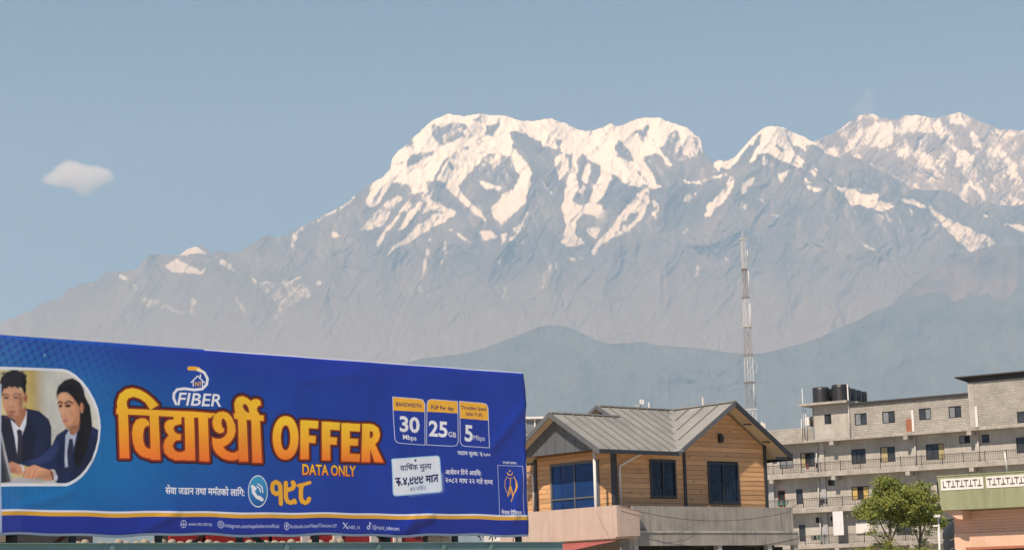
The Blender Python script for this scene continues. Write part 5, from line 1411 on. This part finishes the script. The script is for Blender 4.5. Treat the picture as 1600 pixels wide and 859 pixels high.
# top storey
TOPW = [((-.67, .01, 16.28, 17.2), [G, DK]), ((2.31, 3.47, 15.95, 17.03), [PG, G]), ((4.97, 6.17, 15.93, 16.99), [PG, G]), ((8.44, 9.55, 15.98, 16.98), [G, PG]), ((11.17, 12.32, 15.95, 16.95), [PG, G])]
wall_holes('wall', MT['block'], 1.9, 13.1, 14.96, 17.78, .06, [w_[0] for w_ in TOPW[1:]])
wall_holes('wall', MT['render'], -1.82, 1.9, 14.96, 18.0, .10, [TOPW[0][0]])
for r_, p_ in TOPW: bwindow(r_, .06 if r_[0] > 1 else .10, p_)
wall_holes('wall', MT['block'], 13.1, SX1, 14.96, 18.9, .02, [(17.26, 18.6, 15.06, 16.03), (20.4, 21.7, 15.06, 16.03)])
bwindow((17.26, 18.6, 15.06, 16.03), .02, [G, PG]); bwindow((20.4, 21.7, 15.06, 16.03), .02, [PG, G])
MB().box(13.09, 13.56, -.03, .02, 14.97, 18.84).build('pilaster', MT['render'], bld)
MB().box(13.05, 13.1, .02, 9, 14.96, 18.9).build('side_wall', MT['block'], bld)
MB().box(13.56, SX1, -.006, .02, 17.55, 17.63).build('lintel_band', MT['render'], bld); MB().box(13.56, SX1, -.006, .02, 16.10, 16.17).build('lintel_band', MT['render'], bld)
MB().box(1.95, 13.04, .045, .06, 17.02, 17.08).build('lintel_band', MT['render'], bld); MB().box(1.95, 13.04, .045, .06, 15.86, 15.9).build('lintel_band', MT['render'], bld)
MB().box(1.9, 13.05, -.16, 9, 17.8, 18.0).build('roof_slab', MT['dark_roof_edge'], bld)
MB().prism([(12.15, -.55, 19.32), (SX1 + 1, -.55, 19.32), (SX1 + 1, 9.5, 18.9), (12.15, 9.5, 18.9)], (0, 0, .10)).build('roof_slab', MT['dark_roof_edge'], bld)
MB().box(13.2, SX1, -.02, .3, 18.9, 19.25).build('roof_beam', MT['dark_roof_edge'], bld)
MB().box(-1.82, -1.7, .1, 6, 14.96, 18.0).build('side_wall', MT['render'], bld)
MB().box(-2.75, 1.95, -.75, 6, 18.03, 18.24).build('canopy_slab', MT['slab'], bld)
wall_holes('parapet', MT['block'], -9, -1.9, 14.96, 16.08, .08, [])
MB().box(-9, -1.9, .08, .25, 16.08, 16.13).build('parapet_cap', MT['render'], bld)
for k in range(5):
    for j in range(2):
        MB().box(7.18 + j * .27, 7.18 + j * .27 + .25, .03, .06, 15.06 + k * .225, 15.06 + k * .225 + .2).build('brick', MT['red_brick'], bld)
MB().box(7.75, 7.95, -.03, .05, 15.02, 16.92).build('pilaster', MT['white_paint'], bld); MB().box(13.6, 13.82, -.1, -.03, 15.0, 16.78).build('pilaster', MT['white_paint'], bld)
# slabs
for (zt, zb, sx) in ((14.96, 14.74, SX0), (12.02, 11.60, SX0), (8.86, 8.42, SX0), (5.54, 5.20, SX0), (2.3, 1.9, SX0)):
    MB().box(sx, SX1, 0, 9, zb, zt).build('slab', MT['slab'], bld)
    for s_ in (-6.3, -.1, 7.05, 12.9, 19.2):
        MB().box(s_ - .2, s_ + .2, .02, 1.2, zb - .36, zb).build('bracket', MT['slab'], bld)
# recessed floors
YW = 1.2
F3 = [((-5.96, -4.55, 12.62, 13.95), [PG, PG]), ((-3.82, -2.37, 12.62, 13.93), [CU, DK, G]), ((1.27, 2.66, 12.6, 13.94), [G, G, G]), ((4.07, 5.49, 12.6, 13.95), [CU, G]), ((8.4, 10.1, 12.53, 13.92), [G, G, CU]), ((11.52, 12.52, 13.77, 14.44), [PG, DK]), ((13.58, 14.26, 13.68, 14.42), [G]), ((16.6, 18.0, 12.6, 13.95), [G, CU]), ((20.5, 22, 12.6, 13.95), [G, G])]
F2 = [((-6.32, -5.54, 9.1, 10.65), [DK]), ((-4.43, -3.76, 9.3, 10.67), [G]), ((-1.19, -.53, 10.8, 11.35), [DK, G]), ((1.09, 2.76, 9.39, 10.6), [GC, DK, GC]), ((9.2, 9.9, 9.1, 10.6), [G]), ((12.5, 14, 9.3, 10.6), [G, CU]), ((17, 18.5, 9.3, 10.6), [G, G]), ((5.0, 6.3, 9.39, 10.6), [G, CU])]
F1 = [((-4.32, -3.67, 5.9, 7.42), [G]), ((-2.6, -2.04, 7.52, 8.03), [DK]), ((-1.13, -.48, 7.63, 8.05), [DK]), ((5.2, 6.6, 6.1, 7.3), [G, G]), ((9.5, 11, 6.1, 7.3), [G, CU])]
F0 = [((-4.5, -3, 3.0, 4.3), [G, G]), ((1.2, 2.7, 3.0, 4.3), [G, G]), ((5.2, 6.6, 3.0, 4.3), [G, G])]
for fl, (z0, z1) in ((F3, (12.02, 14.74)), (F2, (8.86, 11.60)), (F1, (5.54, 8.42)), (F0, (2.3, 5.2))):
    wall_holes('wall', MT['render'], SX0, SX1, z0, z1, YW, [w_[0] for w_ in fl])
    for r_, p_ in fl:
        bwindow(r_, YW, p_, MT['red_brick'] if r_ == (-6.32, -5.54, 9.1, 10.65) else MT['navy_frame'])
wall_holes('wall', MT['render'], SX0, SX1, 0, 1.9, YW, [])
for (s_, w_) in ((-1.8, .45), (7.05, .35), (12.95, .4), (-7.1, .5), (19.2, .4)):
    for (z0, z1) in ((12.02, 14.74), (8.86, 11.60), (5.54, 8.42), (2.3, 5.2)):
        MB().box(s_, s_ + w_, YW - .18, YW - .005, z0, z1).build('column', MT['pale_paint'] if s_ < -1 and z0 < 12 else MT['render'], bld)
for s_ in (-2.05, 7.5, 13.3):
    for (z0, z1) in ((12.02, 14.74), (8.86, 11.60), (5.54, 8.42)):
        MB().tube([(s_, YW - .26, z0), (s_, YW - .26, z1)], .055, 8).build('drain_pipe', MT['white_pipe'], bld, True)
for s_, z0, z1, lean in ((1.85, 15.0, 19.7, 0), (-2.66, 15.2, 19.7, 0), (-2.42, 14.97, 17.8, 0), (-2.9, 14.97, 16.95, 0)):
    MB().tube([(s_, -.12, z0), (s_ + .02, -.12, z1)], .06 if s_ > 0 else .04, 8).build('pipe', MT['white_pipe'], bld, True)
MB().box(-2.55, -2.15, -.05, .45, 16.3, 17.05).build('meter_box', MT['white_paint'], bld)
MB().lathe([(.2, 16.2), (.22, 16.9), (.12, 17.1)], -2.0, .4, 12).build('small_tank', MT['black_plastic'], bld, True)
# railings: one span reused
def rail_span(L):
    mb = MB()
    mb.box(0, L, -.02, .02, .80, .85); mb.box(0, L, -.012, .012, .10, .13); mb.box(0, L, -.012, .012, .66, .68)
    n = int(L / .155)
    for k in range(1, n): x_ = k * L / n; mb.box(x_ - .011, x_ + .011, -.01, .01, .13, .80)
    mb.box(-.03, .03, -.03, .03, 0, .92)
    return mb.mesh('railing', MT['rail'])
RS = rail_span(1.93)
for zt in (12.02, 8.86, 5.54):
    s_ = SX0
    while s_ < SX1 - 1:
        link('railing', RS, bld, (s_, .09, zt)); s_ += 1.93
# hanging sheet etc.
def thing_at(name, mb, m, s_, y_, z_, label, cat, group=None):
    o = mb.build(name, m)
    o.location = [float(v) for v in (QO + RA * s_ + np.array([-RA[1], RA[0], 0]) * y_ + np.array([0, 0, z_]))]; o.rotation_euler = (0, 0, QANG)
    return tag(o, label, cat, group)
sh = MB()
for k in range(10):
    x_ = k * .1; sh.prism([(x_, .02 * math.sin(k * 1.3), 0), (x_ + .1, .02 * math.sin((k + 1) * 1.3), 0), (x_ + .1, .02 * math.sin((k + 1) * 1.3), 2.12), (x_, .02 * math.sin(k * 1.3), 2.12)], (0, .012, 0))
thing_at('hanging_sheet', sh, MT['sheet'], -.33, .0, 6.30, 'white cloth sheet hanging over a balcony railing of the concrete building', 'sheet')
thing_at('wall_board', MB().box(0, 1.32, 0, .05, 0, 1.02).box(-.03, 1.35, -.02, .0, .98, 1.04), MT['white_paint'], 1.38, YW - .12, 6.36, 'white board on the balcony wall right of the hanging sheet', 'board')
def clothes(s_, z_, n, cols, label, nm='laundry'):
    e = empty(nm, QO + RA * s_ + np.array([0, 0, z_]), QANG); tag(e, label, 'laundry')
    x_ = 0; rng = random.Random(int(s_ * 10) + 99)
    for k in range(n):
        wdt = rng.uniform(.2, .34); h_ = rng.uniform(.3, .6)
        MB().prism([(x_, .2, -h_), (x_ + wdt * .5, .17, -h_ * .96), (x_ + wdt, .2, -h_), (x_ + wdt * .92, .2, 0), (x_ + .02, .2, 0)], (0, .03, 0)).build('garment', cols[k % len(cols)], e); x_ += wdt + .05
CG = material('green_cloth', (0.10, 0.30, 0.20), .9, var=.3); CR = material('red_cloth', (0.35, 0.09, 0.10), .9, var=.3); CW = material('pale_cloth', (0.4, 0.42, 0.45), .9, var=.2)
clothes(-5.9, 9.66, 4, [CG, CW, CG, CW], 'green and pale clothes drying on the middle balcony beside the brown door')
clothes(-1.65, 9.6, 3, [MT['dark_trim'], DK, MT['dark_trim']], 'dark clothes drying on the middle balcony by the grey pillar')
clothes(-2.7, 6.35, 5, [CW, MT['dark_trim'], CG, CW, CW], 'mixed grey clothes drying on the lowest visible balcony')
clothes(-2.75, 12.82, 1, [CR], 'red cloth on the upper balcony railing below a window')
clothes(-1.85, 12.85, 1, [MT['dark_trim']], 'dark cloth on the upper balcony railing')
# rooftop water tanks
def tank_mesh(r=.78, h=1.5):
    prof = [(r * .96, 0)]
    for k in range(7): z_ = .05 + k * (h - .2) / 7; prof += [(r, z_), (r, z_ + .11), (r * .975, z_ + .14)]
    prof += [(r * .98, h - .06), (r * .9, h), (r * .28, h + .02), (r * .28, h + .06), (r * .05, h + .07)]
    return prof
TM = MB().lathe(tank_mesh(), 0, 0, 28).mesh('tank_body', MT['black_plastic'], True)
LM = MB().lathe([(.22, 0), (.24, .04), (.10, .08)], 0, 0, 14).mesh('lid', MT['black_plastic'], True)
LW = MB().lathe([(.27, 0), (.28, .03), (.10, .05)], 0, 0, 14).mesh('lid', MT['white_paint'], True)
tl_ = [(-1.29, 1.0, .0, 'leftmost of the black ribbed water tanks on the roof canopy'), (-1.60, 2.75, .0, 'black water tank half hidden between the two front tanks on the canopy'), (.62, 1.0, .06, 'tallest black water tank beside the white roof pipe'),
       (.05, 2.65, .04, 'black water tank just right of the white roof pipe'), (-.12, 4.25, .0, 'black water tank in the middle of the receding row right of the pipe'), (-.30, 5.85, -.0, 'black water tank second from the right end of the row'), (-.48, 7.45, -.0, 'rightmost black water tank of the row on the roof')]
for i, (s_, y_, dz, lb) in enumerate(tl_):
    e = empty('water_tank', QO + RA * s_ + np.array([-RA[1], RA[0], 0]) * y_ + np.array([0, 0, 18.24]), QANG + i)
    tag(e, lb, 'water tank', 'black water tanks on the concrete building')
    o = link('tank_body', TM, e); o.scale = (1, 1, 1 + dz); link('lid', LW if i in (1, 2) else LM, e, (.3 if i % 2 else -.3, 0, 1.5 * (1 + dz)))
MB().box(1.95, 2.2, 1.2, 9, 18.0, 18.24).build('canopy_slab', MT['slab'], bld)

# ================================================================== green and salmon building
GO = np.array([13.1278, 58.0, 0.0])
gb = tag(empty('green_building', GO, QANG), 'salmon building with a sage green parapet carrying two white key patterned panels', 'building')
MB().prism([(-.08, 0, 5.0), (-.0, 0, 3.96), (4.5, 0, 3.96), (4.5, 0, 5.0)], (0, .18, 0)).build('parapet', MT['green_paint'], gb)
MB().box(.0, 4.5, .18, 5, 3.96, 4.06).build('roof_slab', MT['green_paint'], gb)
MB().box(-.1, 4.5, -.02, .2, 5.0, 5.035).build('parapet_cap', MT['green_paint'], gb)
MB().prism([(-.0, .18, 3.96), (-.06, .18, 5.0), (-.06, 5, 5.0), (-.0, 5, 3.96)], (.15, 0, 0)).build('parapet', MT['green_paint'], gb)
MK = material('faded_black_paint', (0.05, 0.045, 0.04), .85, scale=9, col2=(0.16, 0.15, 0.13))
for x0 in (.03, 1.49, 2.95):
    L = 1.37
    pn = MB().box(x0, x0 + L, -.018, -.001, 4.57, 4.92).build('frieze_panel', MT['white_paint'], gb)
    n = 9; st = (L - .1) / n
    for k in range(n):
        cx = x0 + .05 + (k + .5) * st; t_ = MB()
        up = (k % 2 == 1)
        if x0 > 1: up = not up
        zc0, zc1 = 4.645, 4.865
        if k == 0 and x0 < 1:
            t_.box(cx - .05, cx - .022, -.024, -.018, zc0, zc1).box(cx - .022, cx + .05, -.024, -.018, zc0, zc0 + .045)
        else:
            t_.box(cx - .014, cx + .014, -.024, -.018, zc0, zc1)
            if up: t_.box(cx - .075, cx - .014, -.024, -.018, zc1 - .045, zc1).box(cx + .014, cx + .075, -.024, -.018, zc1 - .045, zc1)
            else: t_.box(cx - .075, cx - .014, -.024, -.018, zc0, zc0 + .04).box(cx + .014, cx + .075, -.024, -.018, zc0, zc0 + .04)
        t_.build('key_motif', MK, pn)
MB().prism([(.02, .15, 3.95), (.60, .15, 3.95), (.60, .15, 3.66), (.42, .15, 3.70)], (0, .62, 0)).build('bracket', MT['salmon'], gb)
MB().box(.10, 4.5, .82, 5, 0, 3.95).build('wall', MT['salmon'], gb)
z_ = 3.27
k = 0
while z_ < 3.93:
    x_ = .06 + (.2 if k % 2 else 0); 
    MB().box(.06, 4.5, .797, .82, z_, z_ + .082).build('brick_course', MT['salmon_block'], gb); z_ += .095; k += 1
MB().box(.05, 4.5, .76, .82, 2.82, 3.262).build('lintel', MT['salmon'], gb)
MB().box(.05, .40, .76, .82, 0, 2.82).build('pier', MT['salmon'], gb)
MB().box(.40, 4.5, .80, .9, .0, 2.80).build('opening_shade', DK, gb)  # black panel paints the darkness inside this doorway
MB().box(.40, 4.5, .765, .80, 2.74, 2.815).build('door_rail', MT['red_brick'], gb)
def gworld(x_, y_, z_): return GO + RA * x_ + np.array([-RA[1], RA[0], 0]) * y_ + np.array([0, 0, z_])
e = empty('water_tank', gworld(-.05, 2.6, 0), 0.3); tag(e, 'large black ribbed water tank beside the salmon wall under the green parapet', 'water tank')
prof = [(.95, 0)]
for k in range(12): z_ = .2 + k * .27; prof += [(.95, z_), (.95, z_ + .17), (.92, z_ + .2)]
prof += [(.88, 3.45), (.7, 3.66), (.4, 3.78), (.1, 3.8)]
MB().lathe(prof, 0, 0, 32).build('tank_body', MT['black_plastic'], e, True)
for a_ in range(3):
    MB().tube([(1.0 * math.cos(t), 1.0 * math.sin(t), 2.75 + .28 * a_ + .35 * math.cos(t + .6)) for t in np.linspace(-2.9, -.6, 14)], .008, 5).build('hose', MT['pale_paint'], e)
# poles
MB().tube([tuple(at(1573.7, 738, 59.5)), tuple(at(1570, 706, 59.5))], .028, 10).build('vent_pole', MT['white_pipe'], None, True)
tag(bpy.data.objects['vent_pole'], 'thin white pole standing behind the green parapet', 'pole')
lp = empty('camera_pole', (15.60, 70, 0)); tag(lp, 'thin white pole with a small camera head beside the tree', 'pole')
MB().tube([(0, 0, 0), (.10, 0, 4.18)], .04, 10).build('pole', MT['white_pipe'], lp, True)
MB().box(-.06, .12, -.25, .05, 4.18, 4.27).build('camera_head', MT['white_paint'], lp)
MB().box(-.12, .06, -.06, .06, 3.84, 3.90).build('junction_box', MT['white_paint'], lp)

# ================================================================== lattice mast
mast = tag(empty('lattice_mast', (31.75, 250, 0), .35), 'tall thin red and white lattice radio mast rising behind the timber house', 'mast')
levels = [0, 8, 16, 22, 25.6, 29.3, 33.0, 36.9, 40.9, 44.8, 49.0]
wid = lambda z: .84 - .0138 * z if z < 44.8 else .20
cn = [(-1, -1), (1, -1), (1, 1), (-1, 1)]
for i, (z0, z1) in enumerate(zip(levels[:-1], levels[1:])):
    mb = MB(); w0, w1 = wid(z0), wid(z1)
    nb_ = 4 if z0 < 22 else 3
    for cx, cy in cn: mb.bar((cx * w0, cy * w0, z0), (cx * w1, cy * w1, z1), .068)
    for k in range(nb_):
        a_, b_ = z0 + (z1 - z0) * k / nb_, z0 + (z1 - z0) * (k + 1) / nb_; wa, wb = wid(a_), wid(b_)
        for j in range(4):
            p, q = cn[j], cn[(j + 1) % 4]
            mb.bar((p[0] * wa, p[1] * wa, a_), (q[0] * wb, q[1] * wb, b_), .028); mb.bar((p[0] * wb, p[1] * wb, b_), (q[0] * wb, q[1] * wb, b_), .028)
    mb.build('mast_section', MT['mast_white'] if i % 2 else MT['mast_red'], mast)
    pl = MB(); w_ = wid(z1) + .12
    for j in range(4): p, q = cn[j], cn[(j + 1) % 4]; pl.bar((p[0] * w_, p[1] * w_, z1), (q[0] * w_, q[1] * w_, z1), .13)
    pl.build('platform', MT['mast_red'] if i % 3 else MT['mast_white'], mast)
MB().tube([(0, 0, 49.0), (0, 0, 50.3)], .035, 6).build('antenna_rod', MT['mast_white'], mast)
for (z_, w_, h_) in ((46.6, .5, 1.4), (43.0, .5, 3.0), (38.2, .35, 3.4), (27.6, .45, 2.8)):
    MB().tube([(.3, -.6, z_ - h_ / 2), (.3, -.6, z_ + h_ / 2)], .07, 6).build('antenna', MT['mast_white'], mast, True)
for z_, dx in ((42.4, -.9), (31.4, .7)):
    MB().tube([(dx + .35 * math.cos(t), -.4, z_ + .8 * math.sin(t)) for t in np.linspace(0, 6.28, 14)], .03, 5).build('loop_antenna', MT['mast_white'], mast)
for z_ in (22, 33, 44.8):
    for dx, dy in ((-17, -4), (15, -6), (4, 16)):
        MB().tube([(0, 0, z_), (dx * .5, dy * .5, z_ * .49), (dx, dy, 0)], .006, 4).build('guy_wire', MT['grey_frame'], mast)

# rooftop antennas and the pale building behind
an = empty('dish_antenna', (13.9, 200, 0)); tag(an, 'tiny white dishes on a roof mast peeping over the main roof ridge', 'antenna')
zb = at(1000, 634, 200)
MB().tube([(at(1001, 640, 200)[0] - 13.9, 0, 0), (at(1001, 640, 200)[0] - 13.9, 0, at(1001, 626, 200)[2])], .05, 6).build('pole', MT['grey_frame'], an)
MB().lathe([(.05, 0), (.28, .03), (.3, .1)], 0, 0, 14).build('dish', MT['white_paint'], an, True, tuple(np.array(at(996.5, 634.8, 200)) - [13.9, 200, 0]))
for (x_, y_) in ((1000.8, 627.5), (1004.6, 627.8)):
    MB().box(-.09, .09, -.1, .1, -.25, .25).build('panel_antenna', MT['white_paint'], an, False, tuple(np.array(at(x_, y_, 200)) - [13.9, 200, 0]))
for (x_, y0, y1, dd, lb) in ((1014.6, 637, 628, 200, 'short white panel antenna right of the small dishes above the ridge'), (1098.5, 636, 621, 190, 'thin white rod standing above the roof ridge left of the gable peak')):
    p0 = at(x_, y0, dd); p1 = at(x_ - .6, y1, dd)
    tag(MB().tube([(p0[0], dd, 0), (p1[0], dd, p1[2])], .09, 6).build('roof_pole', MT['white_paint']), lb, 'pole')
wp_ = empty('vent_pipes', (26.9, 200, 0)); tag(wp_, 'pair of short white pipes sticking up behind the right roof slope', 'pipes')
for x_, y_ in ((1190.5, 659), (1194.3, 661)):
    p1 = at(x_, y_, 200); MB().tube([(p1[0] - 26.9, 0, 0), (p1[0] - 26.9, 0, p1[2])], .13, 8).build('pipe', MT['white_paint'], wp_)
pb = empty('pale_building', at(834, 900, 130) * np.array([1, 1, 0]), 0.1); tag(pb, 'white roof terrace with glazed rail between the billboard and the grey gable', 'building')
MB().box(-3, 2.6, 0, 5, 0, 13.0).build('wall', MT['white_paint'], pb); MB().box(-3.2, 2.8, -.4, 5, 13.85, 14.0).build('roof_slab', MT['white_paint'], pb)
for x_ in (-1.0, -.35, .3, 1.0, 1.8): MB().box(x_, x_ + .09, -.2, -.1, 13.0, 13.85).build('post', MT['white_paint'], pb)
for x_ in (-.9, -.24, .42, 1.12): MB().box(x_, x_ + .5, -.12, -.1, 13.0, 13.7).build('pane', PG, pb)

# ================================================================== tree
def make_tree(name, base, blobs, trunk, seed, label, n_per=1.0):
    root = empty(name, base); tag(root, label, 'tree')
    base = np.array(base, float); rng = np.random.RandomState(seed)
    tr = MB()
    for pts, rs in trunk: tr.tube([tuple(np.array(p) - base) for p in pts], rs, 8)
    bl = []
    for (p, r) in blobs:
        bl.append((np.array(p) - base, r))
    V = []; Fc = []
    for c, r in bl:
        # twig to blob
        nsp = int(52 * n_per * (r / .6) ** 2.1)
        for _ in range(nsp):
            d = rng.normal(size=3); d /= np.linalg.norm(d); d[2] = d[2] * .75 + .1
            q = c + d * r * rng.uniform(.35, 1.0) ** .6 * np.array([1, 1, .8])
            sr = rng.uniform(.10, .24)
            nl = rng.randint(16, 30)
            for _k in range(nl):
                o_ = rng.normal(size=3) * sr * np.array([1, 1, .55]); pz = q + o_
                nrm = rng.normal(size=3) + np.array([0, -.3, 1.0]); nrm /= np.linalg.norm(nrm)
                t_ = np.cross(nrm, rng.normal(size=3)); t_ /= np.linalg.norm(t_) + 1e-9; b_ = np.cross(nrm, t_)
                L_ = rng.uniform(.05, .10); W_ = L_ * .42
                n0 = len(V); V.extend([tuple(pz - t_ * L_), tuple(pz - b_ * W_), tuple(pz + t_ * L_), tuple(pz + b_ * W_)]); Fc.append((n0, n0 + 1, n0 + 2, n0 + 3))
    me = bpy.data.meshes.new('crown'); me.from_pydata(V, [], Fc); me.materials.append(M_LEAF)
    tro = tr.build('trunk', MT['bark'], root, True)
    link('crown', me, root)
    return root
M_LEAF = material('tree_leaves', (0.32, 0.33, 0.055), 0.6, scale=1.6, col2=(0.11, 0.17, 0.035))
_b = M_LEAF.node_tree.nodes['Principled BSDF']
try: _b.inputs['Transmission Weight'].default_value = 0.0
except Exception: pass
TY = 110.0
PXM = TY / FPX
def tb(px, py, rpx, dy=0.0): return (tuple(at(px, py, TY + dy)), rpx * PXM * (1.12 if rpx > 7 else 1))
def tp(px, py, dy=0.0): return tuple(at(px, py, TY + dy))
blobsA = [tb(1388, 756, 13), tb(1378, 768, 14, .4), tb(1402, 770, 16, -.5), tb(1370, 786, 15), tb(1392, 786, 17, -.9), tb(1412, 790, 16, .5), tb(1350, 800, 12, .2), tb(1362, 806, 13, -.4), tb(1382, 804, 13, .8), tb(1404, 806, 15), tb(1420, 775, 12, -.4), tb(1343, 806, 6), tb(1425, 800, 12, .9), tb(1428, 786, 13, .8), tb(1416, 766, 11, .3), tb(1420, 784, 16, .9), tb(1424, 770, 12, .9), tb(1418, 796, 14, -.6), tb(1412, 806, 14, .2), tb(1430, 802, 14, 1.0), tb(1432, 818, 10, 1.1), tb(1352, 790, 9, .3), tb(1375, 752, 8),
          tb(1362, 832, 6, -.3), tb(1382, 838, 6), tb(1402, 830, 5.5, .3), tb(1366, 818, 5), tb(1410, 818, 7, -.4), tb(1385, 850, 8), tb(1370, 850, 6, .5), tb(1393, 822, 6, .3)]
trunkA = [([tp(1392, 935), tp(1391, 860), tp(1390.5, 820), tp(1390, 790), tp(1388, 760)], [.13, .10, .08, .055, .02]),
          ([tp(1391, 850), tp(1400, 825, -.2), tp(1406, 800, -.4), tp(1412, 780, -.4)], [.05, .045, .03, .015]), ([tp(1391, 845), tp(1378, 822, .2), tp(1370, 800, .2), tp(1360, 790, .2)], [.05, .04, .03, .012]),
          ([tp(1390.5, 825), tp(1402, 812), tp(1420, 795, .5)], [.045, .03, .012]), ([tp(1391, 870), tp(1374, 850), tp(1364, 832)], [.04, .025, .01]), ([tp(1390, 810), tp(1376, 806), tp(1350, 802)], [.035, .025, .01])]
make_tree('broadleaf_tree', tuple(np.array(tp(1392, 935)) * [1, 1, 0]), blobsA, trunkA, 5, 'taller broadleaf tree with yellowish tips in front of the concrete building')
blobsB = [tb(1440, 764, 14, 2), tb(1430, 778, 15, 1.6), tb(1420, 790, 13, 1.6), tb(1436, 808, 13, 1.8), tb(1472, 818, 8, 1.8), tb(1450, 780, 14, 2), tb(1440, 796, 15, 1.4), tb(1458, 796, 13, 2.2), tb(1464, 808, 10, 1.5), tb(1424, 812, 10, 1.5), tb(1444, 814, 12, 2), tb(1462, 822, 8, 1.8), tb(1430, 830, 6, 1.5), tb(1450, 832, 6, 2), tb(1442, 846, 6, 1.5)]
trunkB = [([tp(1437, 935, 1.8), tp(1437, 860, 1.8), tp(1438, 820, 1.8), tp(1440, 790, 1.8)], [.11, .085, .06, .02]), ([tp(1437, 845, 1.8), tp(1447, 815, 1.8), tp(1456, 795, 2)], [.05, .03, .012]), ([tp(1437, 850, 1.8), tp(1428, 825, 1.6), tp(1426, 805, 1.6)], [.04, .03, .012])]
make_tree('broadleaf_tree', tuple(np.array(tp(1437, 935, 1.8)) * [1, 1, 0]), blobsB, trunkB, 8, 'shorter broadleaf tree standing right beside the taller one near the green parapet')
for i, (px, n_, lb) in enumerate(((1350, 4, 'low green bush at the foot of the balconies left of the trees'), (1405, 5, 'low green bush between the two tree trunks'), (1450, 5, 'low green bush below the shorter tree by the white pole'))):
    bb = [tb(px + (k - n_ / 2) * 9, 868 - 5 * (k % 2), 9, -.5 + .3 * k) for k in range(n_)]
    make_tree('bush', tuple(np.array(tp(px, 935)) * [1, 1, 0]), bb, [([tp(px, 935), tp(px, 860)], [.06, .03])], 20 + i, lb, 1.0)
# climbing twigs in front of the cream wall under the board
tw = empty('climbing_plant', B0 + bdir * 11.8 + np.array([-bdir[1], bdir[0], 0]) * 3.6, BANG); tag(tw, 'dry twiggy climbing plant on the cream wall under the billboard', 'plant')
mbt = MB(); rng = random.Random(3)
for k in range(34):
    x_ = rng.uniform(-.3, 3.9); z_ = rng.uniform(3.0, 3.4)
    mbt.tube([(x_, 0, 0 if k < 3 else z_), (x_ + rng.uniform(-.15, .15), -.05, z_ + rng.uniform(.1, .2)), (x_ + rng.uniform(-.3, .3), 0, z_ + rng.uniform(.15, .4))], .018, 4)
mbt.build('stems', MT['bark'], tw)
